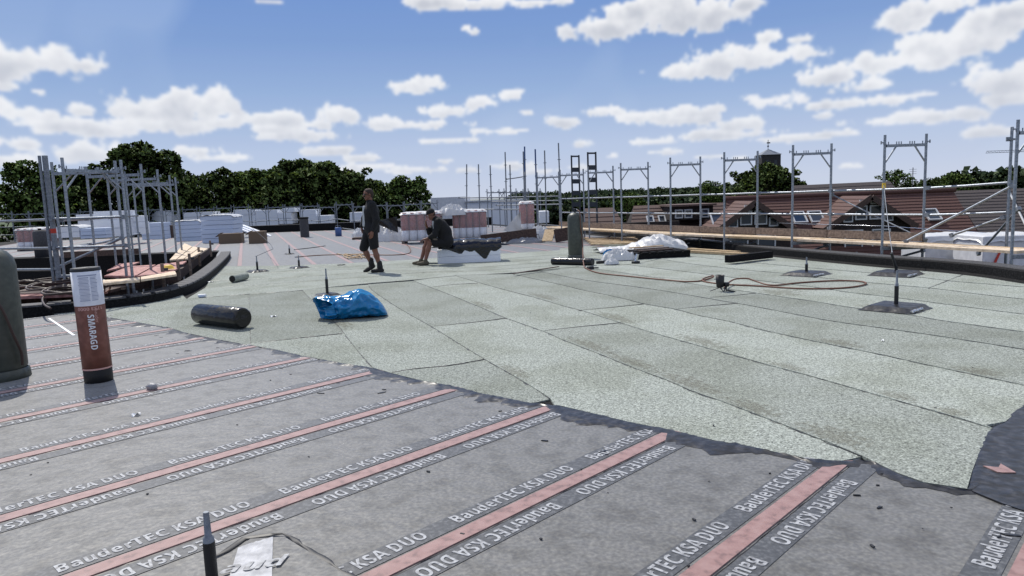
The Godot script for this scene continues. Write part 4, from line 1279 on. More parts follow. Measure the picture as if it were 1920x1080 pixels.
	st = mb(); box(st, Vector3(0, (A.y - 4.2) / 2, 4.0), Vector3(B.x - A.x, A.y - 4.2 + 0.2, 8.6)); obj("wall", st, M.wall_dark, h)
	# church tower
	z = 170.0
	var c := ap(1440, 292, z)
	var half := 17.3 / F * z
	var t := thing("church_tower", "dark square church tower with pale pyramid roof and weather vane above a round tree", "tower", Vector3(c.x, -9, -z))
	var th := c.y + 9.0
	st = mb(); box(st, Vector3(0, (th - 5.0) / 2, 0), Vector3(half * 2.12, th - 5.0, half * 2.12)); obj("lower_wall", st, M.brick, t)
	st = mb(); box(st, Vector3(0, th - 2.4, 0), Vector3(half * 2, 5.2, half * 2)); obj("belfry", st, M.brick, t)
	for s in [-0.45, 0.45]:
		st = mb(); box(st, Vector3(s * half, th - 2.4, half + 0.02), Vector3(0.7, 2.6, 0.12)); obj("louvre", st, M.steel_dark, t)
	st = mb()
	var e := half * 1.12
	var ap_ := Vector3(0, th + 1.55, 0)
	var cs := [Vector3(-e, th + 0.15, -e), Vector3(e, th + 0.15, -e), Vector3(e, th + 0.15, e), Vector3(-e, th + 0.15, e)]
	for i in 4: tri(st, ap_, cs[i], cs[(i + 1) % 4])
	quad(st, cs[0], cs[1], cs[2], cs[3])
	obj("roof", st, M.slate, t)
	st = mb()
	tube(st, [ap_, ap_ + Vector3(0, 2.1, 0)], 0.07, 6); box(st, ap_ + Vector3(0.1, 1.4, 0), Vector3(0.8, 0.28, 0.06)); tube(st, [ap_ + Vector3(0, 0.5, 0), ap_ + Vector3(0, 0.75, 0)], 0.22, 8)
	obj("weather_vane", st, M.steel_dark, t)
	# antenna mast and a crane jib far away
	var am := ap(1711, 345, 60)
	t = thing("antenna_mast", "thin antenna mast rising above the roof ridge beside a light green tree", "antenna", Vector3(am.x, am.y, am.z))
	st = mb(); tube(st, [Vector3(0, -1.5, 0), Vector3(0, 1.35, 0)], 0.03, 6); obj("mast", st, M.steel_dark, t)
	for k in 3:
		st = mb(); tube(st, [Vector3(-0.3, 1.2 - k * 0.18, 0), Vector3(0.3, 1.2 - k * 0.18, 0)], 0.012, 5); obj("rod", st, M.steel_dark, t)
	var ca := ap(1848, 287, 400)
	t = thing("crane_jib", "thin grey crane jib far off in front of the clouds", "crane", ca)
	st = mb()
	for k in 2: tube(st, [Vector3(0.5 if k == 1 else 0.0, k * 1.0, 0), Vector3(34, k * 1.0, 0)], 0.14, 5)
	obj("chord", st, M.steel_dull, t)
	for k in 17:
		st = mb(); tube(st, [Vector3(k * 2.0, 0, 0), Vector3(k * 2.0 + 1.0, 1.0, 0), Vector3(k * 2.0 + 2.0, 0, 0)], 0.08, 4); obj("lattice", st, M.steel_dull, t)
	st = mb(); box(st, Vector3(29, -24, 0), Vector3(1.6, 50, 1.6)); obj("crane_mast", st, M.steel_dull, t)
	# white sheeted building behind the poles
	z = 60.0
	var wa := ap(806, 371, z)
	var wb := ap(872, 369, z)
	t = thing("sheeted_building", "flat topped building wrapped in pale blue white sheeting beyond the poles", "building", Vector3((wa.x + wb.x) / 2 + 2.0, -9, -z - 4))
	st = mb(); box(st, Vector3(-2.0, (wa.y + 9) / 2, 0), Vector3(wb.x - wa.x, wa.y + 9, 7)); obj("sheeted_wall", st, M.wall_white, t)
	st = mb(); box(st, Vector3(2.0, (wa.y + 8.6) / 2, 0.3), Vector3(5.0, wa.y + 8.5, 6.6)); obj("sheeted_wall", st, M.eps, t)
	st = mb(); box(st, Vector3(2.0, wa.y + 8.6, 0.3), Vector3(5.2, 0.1, 7.0)); obj("roof_edge", st, M.wall_white, t)

# ---------------------------------------------------------------- trees
func tree(label: String, px: float, top: float, z: float, half_px: float, m: Material, seed_: int, count := 5200, base_y := -9.0, bottom := 410.0, squash := 1.0) -> void:
	rng.seed = seed_
	var t := ap(px, top, z)
	var w := half_px / F * z
	var low := ap(px, bottom, z).y
	var h := t.y - low
	var o := thing("tree", label, "tree", Vector3(t.x, base_y, t.z))
	var lobes := []
	var cy := low + h * 0.5 - base_y
	lobes.append([Vector3(0, cy, 0), Vector3(w * 0.62, h * 0.42, w * 0.62)])
	for i in 24:
		var a := rng.randf() * TAU
		var up := rng.randf_range(-0.42, 0.36)
		var k := cos(up * PI * 0.95) if up > 0.0 else 1.0 + up * 0.25
		var r := w * rng.randf_range(0.15, 0.32)
		lobes.append([Vector3(cos(a) * (w - r) * k, cy + up * h, sin(a) * (w - r) * k * squash), Vector3(r, r * rng.randf_range(0.6, 0.85), r)])
	for i in 16:                                             # sprays that break the outline
		var a := rng.randf() * TAU
		var up := rng.randf_range(-0.1, 0.47)
		var k := sqrt(maxf(0.02, 1.0 - pow(up / 0.5, 2)))
		var r := w * rng.randf_range(0.06, 0.13)
		lobes.append([Vector3(cos(a) * w * k * 0.98, cy + up * h * 1.02, sin(a) * w * k * 0.9), Vector3(r * 1.2, r * 0.8, r)])
	lobes.append([Vector3(rng.randf_range(-.2, .2) * w, cy + h * 0.38, 0), Vector3(w * 0.33, h * 0.13, w * 0.33)])
	lobes.append([Vector3(rng.randf_range(-.35, .35) * w, cy + h * 0.34, 0.1 * w), Vector3(w * 0.26, h * 0.12, w * 0.26)])
	mi("crown", leaf_mesh(lobes, count, clampf(w * 0.11, 0.22, 0.40), seed_ + 1, 0.5), m, o)
	var st := mb()
	tube(st, [Vector3(0, -0.3, 0), Vector3(0.1, cy * 0.45, 0), Vector3(0, cy, 0.1), Vector3(-0.1, cy + h * 0.3, 0)], [w * 0.085, w * 0.065, w * 0.045, w * 0.015], 8)
	for i in range(1, 9):
		var l: Array = lobes[i]
		var s: Vector3 = Vector3(0, cy - h * 0.25 + 0.04 * i * h, 0)
		tube(st, [s, s.lerp(l[0], 0.5) + Vector3(0, 0.1 * h, 0), l[0]], [w * 0.035, w * 0.022, w * 0.008], 5)
	obj("trunk", st, M.bark, o)

func build_trees() -> void:
	tree("loose crowned tree standing beside the thick scaffold post at the roof well", 48, 300, 52, 74, M.leaf_b, 501, 6500, -9.0, 450)
	tree("tallest dark green tree, rising behind the scaffold frames in the roof well", 262, 267, 56, 92, M.leaf, 502, 12000, -9.0, 450)
	tree("dark tree low behind the frames, left of the tallest tree", 150, 318, 58, 88, M.leaf, 503, 9000, -9.0, 450)
	tree("round dark tree just right of the tallest tree", 402, 318, 60, 72, M.leaf, 504, 9000, -9.0, 450)
	tree("medium dark tree in the middle of the row with a flat top", 486, 316, 62, 70, M.leaf_b, 505, 8000, -9.0, 450)
	tree("broad dark tree with the highest top of the long row", 576, 299, 60, 92, M.leaf, 506, 12000, -9.0, 450)
	tree("shorter dark tree behind the standing person", 664, 318, 61, 66, M.leaf, 507, 8000, -9.0, 450)
	tree("greener round tree at the end of the long row", 757, 329, 62, 58, M.leaf_b, 508, 8000, -9.0, 445)
	tree("dark bushy tree low between the tallest tree and the round tree", 338, 350, 63, 60, M.leaf, 511, 8000, -9.0, 450)
	tree("low dark bushy tree under the broad tree of the long row", 530, 345, 58, 74, M.leaf, 516, 7000, -9.0, 450)
	tree("low dark bushy tree joining the standing person's tree and the greener tree", 708, 352, 60, 52, M.leaf, 517, 6000, -9.0, 450)
	tree("low dark bushy tree in front of the dark trees beside the thick post", 95, 345, 55, 70, M.leaf, 518, 7000, -9.0, 450)
	tree("dark tree peeping over the row between the round and the flat topped tree", 444, 322, 72, 58, M.leaf, 522, 6000, -9.0, 430)
	tree("dark tree behind the flat topped tree and the broad tree", 530, 310, 72, 62, M.leaf_b, 523, 6000, -9.0, 430)
	tree("dark tree behind the broad tree and the standing person", 630, 312, 72, 58, M.leaf_b, 524, 6000, -9.0, 430)
	tree("dark tree filling the dip before the greener tree", 705, 338, 72, 46, M.leaf_b, 525, 5000, -9.0, 430)
	tree("large round dark tree in front of the church tower", 1432, 306, 80, 74, M.leaf, 509, 11000, -9.0, 410.0)
	tree("small light green tree left of the big round tree", 1331, 338, 90, 28, M.leaf_c, 510, 3200, -9.0, 385.0)
	tree("light green feathery tree beside the antenna mast", 1680, 318, 66, 40, M.leaf_c, 512, 3200, -9.0, 380.0)
	tree("small dark round tree just beyond the antenna mast", 1745, 334, 75, 26, M.leaf, 513, 2600, -9.0, 380.0)
	tree("dark green tree at the edge of the wood behind the roofs", 1790, 325, 95, 40, M.leaf_b, 514, 4000, -9.0, 380.0)
	tree("low bright green bush like tree at the foot of the far wood", 1175, 362, 130, 36, M.leaf_c, 515, 3000, -9.0, 398.0)

# ---------------------------------------------------------------- stacks, pallets and rolls on the roof
func heap(called: String, label: String, category: String, c: Vector3, size: Vector3, seed_: int, m: Material, turn := 0.0, part := "folds") -> Node3D:
	var o := thing(called, label, category, c, turn)
	var n := FastNoiseLite.new(); n.seed = seed_; n.frequency = 1.0; n.fractal_type = FastNoiseLite.FRACTAL_RIDGED; n.fractal_octaves = 3
	var st := mb()
	sheet_grid(st, 44, 12, func(u: float, v: float) -> Vector3:
		var a := u * TAU
		var e := 1.0 + 0.22 * n.get_noise_2d(cos(a) * 1.3 + 7, sin(a) * 1.3)
		var p := Vector3(cos(a) * v * size.x * e, 0, sin(a) * v * size.z * e)
		var r := n.get_noise_2d(p.x * 1.6 / size.x, p.z * 1.6 / size.z + 3)
		var h := pow(maxf(1.0 - v * v, 0.0), 0.55) * (0.72 + 0.42 * r)
		return p + Vector3(0, h * size.y + 0.012, 0), true)
	obj(part, st, m, o)
	return o
func eps_stack(called: String, label: String, px0: float, px1: float, base: float, top: float, layers: int, m: Material, depth := 1.0, z := 0.0, wrap := false, group := "", turn := 0.0) -> Node3D:
	var c := gp((px0 + px1) / 2, base) if z == 0.0 else ap((px0 + px1) / 2, base, z)
	var k := -c.z / F
	var w := (px1 - px0) * k
	var h := (base - top) * k
	var o := thing(called, label, "insulation stack", c, turn, group)
	rng.seed = int(px0 * 7 + base)
	var y := 0.0
	for i in layers:
		var lh := h / layers
		var st := mb()
		bbox(st, Vector3(rng.randf_range(-.03, .03), y + lh / 2, -depth / 2 + rng.randf_range(-.03, .03)), Vector3(w - 0.04, lh - 0.012, depth), 0.012, Basis(Vector3.UP, rng.randf_range(-.02, .02)))
		obj("slab", st, m, o)
		y += lh
	if wrap:
		var st := mb()
		var n := FastNoiseLite.new(); n.seed = layers; n.frequency = 2.0
		sheet_grid(st, 14, 10, func(u: float, v: float) -> Vector3:
			return Vector3((u - 0.5) * (w + 0.12), h + 0.02 + 0.07 * absf(n.get_noise_2d(u * 4, v * 4)) - 0.1 * pow(absf(u - 0.5) * 2.0, 8), -depth * v + 0.04))
		obj("film", st, M.filmwhite, o)
	return o
func roll_pallet(label: String, px0: float, px1: float, base: float, nx: int, nz: int, m: Material, hgt := 1.0, z := 0.0, whitefrac := 0.36, turn := 0.0) -> Node3D:
	var c := gp((px0 + px1) / 2, base) if z == 0.0 else ap((px0 + px1) / 2, base, z)
	var w := (px1 - px0) * -c.z / F
	var r := w / nx / 2.0
	var o := thing("roll_pallet", label, "pallet", c, turn)
	var ped := Node3D.new(); ped.name = "wooden_pallet"
	o.add_child(ped)
	for k in 3:
		var st := mb(); box(st, Vector3((k - 1) * (w / 2 - 0.06), 0.05, -r * nz), Vector3(0.1, 0.1, r * nz * 2)); obj("bearer", st, M.wood_grey, ped)
	for k in 5:
		var st := mb(); box(st, Vector3(0, 0.115, -0.06 - k * (r * nz * 2 - 0.12) / 4), Vector3(w, 0.022, 0.1)); obj("slat", st, M.wood_grey, ped)
	var lo := hgt * whitefrac
	for i in nx:
		for j in nz:
			var q := Vector3(-w / 2 + r * (2 * i + 1), 0.13, -r * (2 * j + 1))
			var st := mb(); lathe(st, [Vector2(0.0, lo), Vector2(r * 0.97, lo), Vector2(r * 0.97, hgt - 0.01), Vector2(r * 0.9, hgt), Vector2(0.02, hgt)], 16, q)
			var body := obj("roll", st, m, o)
			st = mb(); lathe(st, [Vector2(0.0, 0), Vector2(r * 0.98, 0.0), Vector2(r * 0.98, lo), Vector2(0.0, lo)], 16, q)
			obj("label", st, M.paper, body)
	var st := mb()
	var n := FastNoiseLite.new(); n.seed = nx * 31 + nz; n.frequency = 1.4
	var hd := r * nz
	sheet_grid(st, 64, 14, func(u: float, v: float) -> Vector3:   # stretch film round the rolls
		var a := u * TAU
		var s := Vector2(cos(a), sin(a))
		var sq := 1.0 / maxf(absf(s.x), absf(s.y))
		sq = lerpf(sq, 1.0, 0.12)
		var e := 1.02 + 0.03 * n.get_noise_2d(cos(a) * 3, v * 3 + sin(a) * 3)
		return Vector3(s.x * sq * w / 2 * e, 0.1 + v * (hgt + 0.04), -hd + s.y * sq * hd * e))
	obj("stretch_film", st, M.film, o)
	st = mb()
	sheet_grid(st, 20, 14, func(u: float, v: float) -> Vector3:   # white sheet over the top
		var ex := pow(absf(u - 0.5) * 2.0, 10)
		var ez := pow(absf(v - 0.5) * 2.0, 10)
		return Vector3((u - 0.5) * (w * 1.06), 0.13 + hgt + 0.025 + 0.03 * n.get_noise_2d(u * 5, v * 5) - 0.09 * maxf(ex, ez), -hd + (v - 0.5) * hd * 2.12))
	obj("top_sheet", st, M.filmwhite, o)
	return o
func gas_cylinder(label: String, p: Vector3, h: float, r: float) -> Node3D:
	var o := thing("gas_cylinder", label, "gas cylinder", p)
	var st := mb()
	lathe(st, [Vector2(0.02, 0.05), Vector2(r * 0.8, 0.05), Vector2(r, 0.12), Vector2(r * 1.005, h * 0.5), Vector2(r, h - r * 0.75), Vector2(r * 0.93, h - r * 0.42), Vector2(r * 0.72, h - r * 0.16), Vector2(r * 0.4, h - r * 0.02), Vector2(0.05, h), Vector2(0.01, h)], 40)
	obj("body", st, M.cylinder, o)
	st = mb()
	lathe(st, [Vector2(r * 0.98, 0.1), Vector2(r * 1.05, 0.085), Vector2(r * 1.08, 0.01), Vector2(r * 1.03, 0.0), Vector2(r * 0.98, 0.02)], 40)
	obj("foot_ring", st, M.cylinder, o)
	st = mb()
	tube(st, [Vector3(0, h - 0.02, 0), Vector3(0, h + 0.07, 0)], 0.022, 10); tube(st, [Vector3(0, h + 0.03, 0), Vector3(0.08, h + 0.03, 0.02)], 0.014, 8); lathe(st, [Vector2(0.0, h + 0.07), Vector2(0.035, h + 0.07), Vector2(0.035, h + 0.095), Vector2(0.0, h + 0.1)], 12)
	obj("valve", st, M.steel_dark, o)
	return o
func hose(label: String, pts: Array, r: float, m: Material, n := 60) -> Node3D:
	var o := thing("hose", label, "hose", pts[0])
	var st := mb()
	var c := curve(pts, n)
	for i in c.size(): c[i] -= pts[0]
	tube(st, c, r, 8)
	obj("pipe", st, m, o)
	st = mb()
	tube(st, [c[0] - (c[1] - c[0]).normalized() * 0.03, c[0] + (c[1] - c[0]).normalized() * 0.02], r * 1.7, 8)
	obj("fitting", st, M.steel_dull, o)
	return o
func lying_roll(called: String, label: String, a: Vector3, b: Vector3, r: float, m: Material, mend: Material) -> Node3D:
	var o := thing(called, label, "roll", a)
	var d := (b - a).normalized()
	var L := a.distance_to(b)
	var up := Vector3(0, r, 0)
	var st := mb()
	var pts := []
	var rad := []
	for q in [[0.0, 0.86], [0.012, 0.96], [0.03, 1.0], [0.5, 1.01], [0.97, 1.0], [0.99, 0.95], [1.0, 0.86]]:
		pts.append(d * L * q[0] + up); rad.append(r * q[1])
	tube(st, pts, rad, 28, false)
	obj("body", st, m, o)
	for e in [0.0, 1.0]:
		st = mb()
		var c: Vector3 = d * L * e + up
		var inn: Vector3 = d * (0.03 if e == 0.0 else -0.03)
		tube(st, [c, c + inn * 0.2, c + inn], [r * 0.86, r * 0.3, r * 0.26], 20, true)
		obj("end_face", st, mend, o)
	return o

func build_materials_on_roof() -> void:
	roll_pallet("wrapped pallet of red brown rolls directly behind the seated person", 753, 828, 457, 5, 3, M.rollpink, 0.98)
	roll_pallet("wrapped pallet of red brown rolls between the seated person and the brown boards", 850, 913, 452, 5, 3, M.rollpink, 0.98)
	roll_pallet("small group of pink rolls with film trailing down one side", 975, 1003, 436, 2, 2, M.rollpink, 1.0, 27.0, 0.2)
	roll_pallet("wrapped pallet of pink rolls beside the dark cylinder across the roof well", 32, 96, 470, 5, 3, M.rollpink, 0.82, 0.0, 0.3)
	var fo := thing("trailing_film", "white plastic film sloping from the small roll group to the ground", "film", ap(976, 396, 26.8))
	var st := mb()
	var e0 := ap(976, 396, 26.8) - fo.position
	var e1 := ap(978, 432, 26.8) - fo.position
	var e2 := ap(944, 432, 26.2) - fo.position
	sheet_grid(st, 10, 10, func(u: float, v: float) -> Vector3:
		return e0.lerp(e1, u).lerp(e0.lerp(e2, u), v) + Vector3(0, -0.06 * sin(v * PI) * u, 0.06 * sin(u * 9.0 + v * 7.0)))
	obj("folds", st, M.filmwhite, fo)
	heap("film_heap", "crumpled white film piled on top between the two wrapped pallets", "film", ap(848, 404, 26.3), Vector3(0.5, 0.42, 0.35), 3, M.filmwhite)
	heap("film_heap", "large crumpled white plastic heap with red print behind the standing person", "film", gp(722, 452), Vector3(0.85, 0.7, 0.6), 5, M.filmwhite)
	heap("film_heap", "small crumpled white bundle on a dark block beside the large plastic heap", "film", gp(680, 447) + Vector3(0, 0.08, 0), Vector3(0.42, 0.42, 0.36), 6, M.filmwhite)
	st = mb(); bbox(st, Vector3(0, 0.05, 0), Vector3(0.6, 0.1, 0.5), 0.01)
	var o := thing("dark_block", "flat dark block under the small crumpled white bundle", "block", gp(676, 449))
	obj("block", st, M.wood_dark, o)
	var bf := thing("black_film", "black film sheet hanging off the corner of the wrapped pallet", "film", gp(752, 452))
	st = mb()
	sheet_grid(st, 14, 8, func(u: float, v: float) -> Vector3:
		return Vector3(-0.1 - u * 0.75, 0.95 - v * (0.62 - 0.45 * u) - 0.12 * u, 0.04 * sin(u * 8 + v * 5)))
	obj("folds", st, M.black_film, bf)
	# insulation
	eps_stack("insulation_stack", "tall pale blue insulation stack beside the dark boxes", 378, 440, 455, 405, 6, M.epsblue, 1.2, 0, true)
	eps_stack("insulation_stack", "low blue grey insulation stack behind the scaffold frames of the well", 327, 378, 452, 415, 5, M.epsblue, 1.2, 0, true)
	eps_stack("insulation_stack", "short blue grey insulation stack with loose slabs left of the low stack", 266, 304, 449, 418, 4, M.epsblue, 1.2, 0, false)
	eps_stack("insulation_stack", "large bright white insulation block stack across the roof well", 178, 232, 444, 396, 3, M.eps, 1.4, 33.0, false)
	eps_stack("insulation_stack", "white slabs with a step on top left of the large white stack", 146, 182, 436, 402, 3, M.eps, 1.2, 36.0, false)
	eps_stack("insulation_stack", "low blue white slabs lying in front of the large white stack", 152, 198, 447, 428, 3, M.epsblue, 0.9, 31.0, false, "", 0.15)
	eps_stack("insulation_stack", "white slabs beside the brown crate across the roof well", 232, 262, 440, 405, 3, M.eps, 1.0, 34.0, false)
	eps_stack("insulation_stack", "wide white slabs under the white film across the roof well", 96, 150, 446, 425, 2, M.eps, 1.0, 31.0, true)
	var far := [[404, 440, 424, 400, 2], [440, 480, 424, 393, 3], [480, 522, 424, 394, 2], [522, 548, 420, 399, 2], [528, 552, 398, 390, 1], [563, 594, 423, 393, 3], [594, 620, 424, 404, 2], [656, 690, 424, 398, 3], [345, 400, 424, 398, 3], [255, 320, 426, 396, 3], [1010, 1030, 418, 396, 2]]
	for q in far:
		eps_stack("insulation_stack", "white insulation block stack on the far roof behind the thin frames" if q[0] < 900 else "white insulation block beside the tall poles", q[0], q[1], q[2], q[3], q[4], M.eps, 1.5, 54.0 if q[0] < 900 else 35.0, false, "white stacks on the far roof" if q[0] < 900 else "")
	for k in 3:
		var a := gp(440, 447) + Vector3(0.12 * k, 0.05, -0.45 * k)
		st = mb()
		box(st, Vector3(0.55, 0.30 - 0.02 * k, 0), Vector3(1.5, 0.06, 0.5), Basis(Vector3.FORWARD, 0.42))
		o = thing("insulation_slab", "bright white slab leaning against the tall pale blue stack", "slab", a, 0.1, "white slabs leaning against the tall stack")
		obj("slab", st, M.eps, o)
	for q in [[408, 456, 457, 438, "dark open box with a torn flap in front of the tall blue stack"], [465, 499, 457, 434, "dark square box just right of the leaning white slabs"]]:
		var c := gp((q[0] + q[1]) / 2.0, q[2])
		var k: float = -c.z / F
		var w: float = (q[1] - q[0]) * k
		var hh: float = (q[2] - q[3]) * k
		o = thing("cardboard_box", q[4], "box", c, 0.15)
		st = mb(); bbox(st, Vector3(0, hh / 2, -0.3), Vector3(w * 0.85, hh, 0.6), 0.01); obj("carton", st, M.cardboard, o)
		st = mb(); box(st, Vector3(-w * 0.45, hh * 0.9, -0.3), Vector3(0.3, 0.01, 0.5), Basis(Vector3.FORWARD, -0.6)); obj("flap", st, M.cardboard, o)
	st = mb(); bbox(st, Vector3(0, 0.35, 0), Vector3(0.6, 0.7, 0.6), 0.02)
	o = thing("crate", "brown crate between the white stacks across the roof well", "crate", gp(318, 446))
	obj("crate_body", st, M.wood_dark, o)
	# stuff near the tall gas cylinder
	var pk := thing("insulation_pack", "white insulation pack half covered with black film, used as a seat", "insulation pack", gp(880, 493), 0.06)
	for k in 2:
		st = mb(); bbox(st, Vector3(0, 0.085 + k * 0.17, -0.3), Vector3(1.5, 0.165, 0.62), 0.012); obj("slab", st, M.eps, pk)
	var n := FastNoiseLite.new(); n.seed = 4; n.frequency = 2.2
	st = mb()
	sheet_grid(st, 30, 16, func(u: float, v: float) -> Vector3:
		var x := lerpf(-0.72, 0.78, u)
		var a := v * PI
		var rr := 0.34 + 0.03 * n.get_noise_2d(u * 6, v * 4)
		return Vector3(x, 0.35 + sin(a) * 0.21 * (1.0 + 0.2 * n.get_noise_2d(u * 3, 9)), -0.3 - cos(a) * rr))
	obj("black_film", st, M.black_film, pk)
	for q in [[-0.3, -0.2, 0.13], [0.32, 0.38, 0.27], [0.56, 0.62, 0.1], [0.02, 0.05, 0.09]]:
		st = mb()
		quad(st, Vector3(q[0] - 0.25, 0.36, 0.02), Vector3(q[0] + 0.25, 0.36, 0.02), Vector3(q[1] + 0.03, 0.36 - q[2], 0.018), Vector3(q[1] - 0.03, 0.36 - q[2], 0.018))
		obj("film_flap", st, M.black_film, pk)
	st = mb()
	sheet_grid(st, 8, 6, func(u: float, v: float) -> Vector3:
		return Vector3(-0.76 - 0.22 * u, 0.33 * (1 - u) + 0.01, -0.05 - 0.4 * v + 0.03 * sin(v * 9)))
	obj("grey_sheet", st, M.epsblue, pk)
	gas_cylinder("tall olive gas cylinder standing with orange hose near the white sheet pile", gp(1080, 485), 1.10, 0.182)
	var g2 := gp(1080, 485)
	hose("orange hose running down from the tall cylinder across the sheets to the torch", [g2 + Vector3(0.05, 1.16, 0.02), g2 + Vector3(0.10, 1.12, 0.14), g2 + Vector3(0.11, 0.8, 0.2), g2 + Vector3(0.14, 0.35, 0.26), gp(1094, 492, 0.1), gp(1099, 503, 0.030), gp(1125, 512, 0.030), gp(1180, 518, 0.030), gp(1240, 524, 0.030), gp(1290, 528, 0.030), gp(1316, 526, 0.030), gp(1338, 519, 0.06), gp(1336, 517, 0.06), gp(1318, 523, 0.05), gp(1322, 528, 0.030), gp(1360, 533, 0.030), gp(1420, 536, 0.030), gp(1500, 541, 0.030), gp(1570, 540.5, 0.030), gp(1612, 536, 0.030), gp(1624, 531, 0.030), gp(1608, 527, 0.030), gp(1560, 526.5, 0.030), gp(1500, 530, 0.030), gp(1450, 535, 0.030), gp(1425, 530, 0.05), gp(1400, 522, 0.1), gp(1380, 523, 0.1), gp(1366, 530, 0.08), gp(1358, 540, 0.06)], 0.0125, M.hose, 220)
	# torch
	var to := thing("gas_torch", "roofing gas torch with black bell burner propped up on its stand", "torch", gp(1357, 546, 0.016))
	st = mb()
	var bp := ap(1350, 532, -gp(1357, 546, 0.016).z) - to.position
	lathe(st, [Vector2(0.02, -0.06), Vector2(0.05, -0.05), Vector2(0.06, 0.02), Vector2(0.065, 0.13), Vector2(0.055, 0.13), Vector2(0.045, 0.0), Vector2(0.0, -0.04)], 16, bp)
	obj("burner", st, M.rubber, to)
	st = mb(); tube(st, [bp + Vector3(0, -0.05, 0), bp + Vector3(0.05, -0.12, 0.02), Vector3(0.04, 0.09, 0)], 0.012, 8); obj("neck", st, M.steel_dark, to)
	st = mb(); tube(st, [Vector3(0.05, 0.12, 0), Vector3(0.03, 0.02, 0.016), Vector3(0.14, 0.0, 0.1)], 0.012, 8); tube(st, [Vector3(-0.2, 0.01, 0), Vector3(0.04, 0.09, 0)], 0.006, 6); obj("stand", st, M.rubber, to)
	st = mb(); lathe(st, [Vector2(0, 0.07), Vector2(0.04, 0.07), Vector2(0.045, 0.13), Vector2(0, 0.13)], 12, Vector3(0.04, 0, 0)); obj("valve", st, M.rubber, to)
	lying_roll("membrane_roll", "black membrane roll lying at the foot of the tall gas cylinder", gp(1036, 497), gp(1112, 499), 0.085, M.black_film, M.rubber)
	st = mb(); beam(st, Vector3.ZERO, gp(1046, 500, .05) - gp(962, 513, .05), 0.05, 0.016)
	o = thing("batten", "thin dark batten lying on the sheets pointing to the black roll", "batten", gp(962, 513, .062)); obj("strip", st, M.wood_dark, o)
	for q in [[1107, 505, 0.14, "small black hand tool by the end of the black roll"], [1127, 494, 0.22, "flat black tool beside the crumpled white bag"], [1128, 469, 0.12, "small dark block behind the crumpled white bag"]]:
		o = thing("hand_tool", q[3], "tool", gp(q[0], q[1], 0.016), 0.4)
		st = mb(); bbox(st, Vector3(0, 0.03, 0), Vector3(q[2], 0.06, 0.07), 0.01); obj("head", st, M.rubber, o)
		st = mb(); tube(st, [Vector3(0, 0.03, 0), Vector3(0.16, 0.025, 0.05)], 0.014, 6); obj("handle", st, M.rubber, o)
	heap("plastic_bag", "crumpled white and blue plastic bag beside the black pallet", "bag", gp(1160, 488, 0.016), Vector3(0.36, 0.26, 0.22), 9, M.filmwhite)
	heap("plastic_bag", "small white plastic scrap in front of the white and blue bag", "bag", gp(1147, 496, 0.016), Vector3(0.15, 0.13, 0.1), 10, M.filmwhite)
	heap("plastic_bag", "blue plastic tucked behind the crumpled white bag", "bag", gp(1144, 480, 0.016), Vector3(0.16, 0.16, 0.12), 14, M.bluebag)
	o = thing("spray_can", "short steel can standing with black base beside the white bag", "can", gp(1192, 494, 0.016), 0.0)
	st = mb(); lathe(st, [Vector2(0, 0.0), Vector2(0.09, 0.0), Vector2(0.09, 0.05), Vector2(0, 0.05)], 14); obj("base", st, M.rubber, o)
	st = mb(); tube(st, [Vector3(0, 0.05, 0), Vector3(0.04, 0.2, 0)], 0.035, 12); obj("body", st, M.foil, o)
	# black pallet with the white sheet pile
	var pp := gp(1243, 484, 0.02)
	o = thing("black_pallet", "black pallet under the white sheet pile", "pallet", pp, 0.18)
	for k in 3:
		st = mb(); box(st, Vector3(0, 0.06, -0.08 - k * 0.45), Vector3(1.35, 0.12, 0.1)); obj("bearer", st, M.bitumen, o)
	for k in 7:
		st = mb(); box(st, Vector3(-0.6 + k * 0.2, 0.135, -0.53), Vector3(0.14, 0.03, 1.05)); obj("slat", st, M.bitumen, o)
	for k in 3:
		st = mb(); beam(st, Vector3(-0.5, 0.17 + 0.03 * k, -0.2 - 0.2 * k), Vector3(0.4, 0.17 + 0.03 * k, -0.4 - 0.1 * k), 0.1, 0.025)
		var t := thing("scrap_board", "dark offcut board lying on the black pallet", "board", pp, 0.18 + 0.1 * k, "offcut boards on the black pallet"); obj("board", st, [M.wood_dark, M.wood_grey, M.wood][k], t)
	var ws := thing("white_sheet", "large creased white sheet draped over the pallet and planks", "sheet", gp(1215, 472, 0.02), 0.1)
	st = mb()
	var n3 := FastNoiseLite.new(); n3.seed = 21; n3.frequency = 1.0
	sheet_grid(st, 40, 14, func(u: float, v: float) -> Vector3:
		var x := lerpf(-1.25, 1.0, u)
		var h := 0.09 + 0.27 * exp(-pow((x - 0.38) * 1.7, 2)) + 0.05 * n3.get_noise_2d(u * 9, v * 3)
		var a := v * PI
		return Vector3(x, sin(a) * h * (1.0 + 0.35 * n3.get_noise_2d(u * 14, v * 5 + 30)) + 0.03, -0.35 - cos(a) * (0.38 + 0.12 * u)), true)
	obj("folds", st, M.filmwhite, ws)
	for k in 5:
		var a := gp(1096 + k * 3, 447 + k * 2.6, 0.1)
		var b := gp(1190 + k * 4, 446 + k * 2.4, 0.1)
		st = mb(); beam(st, Vector3.ZERO, b - a, 0.26, 0.04)
		o = thing("timber_plank", "yellow plank in the row lying beside the tall gas cylinder", "plank", a, 0, "yellow planks beside the tall gas cylinder"); obj("plank", st, M.wood, o)
	for q in [[1288, 471, 1404, 477, "long yellow plank lying along the parapet"], [1292, 467, 1385, 473, "second long yellow plank tucked against the parapet"]]:
		var a := gp(q[0], q[1], 0.06)
		st = mb(); beam(st, Vector3.ZERO, gp(q[2], q[3], 0.06) - a, 0.14, 0.05)
		o = thing("timber_plank", q[4], "plank", a); obj("plank", st, M.wood, o)
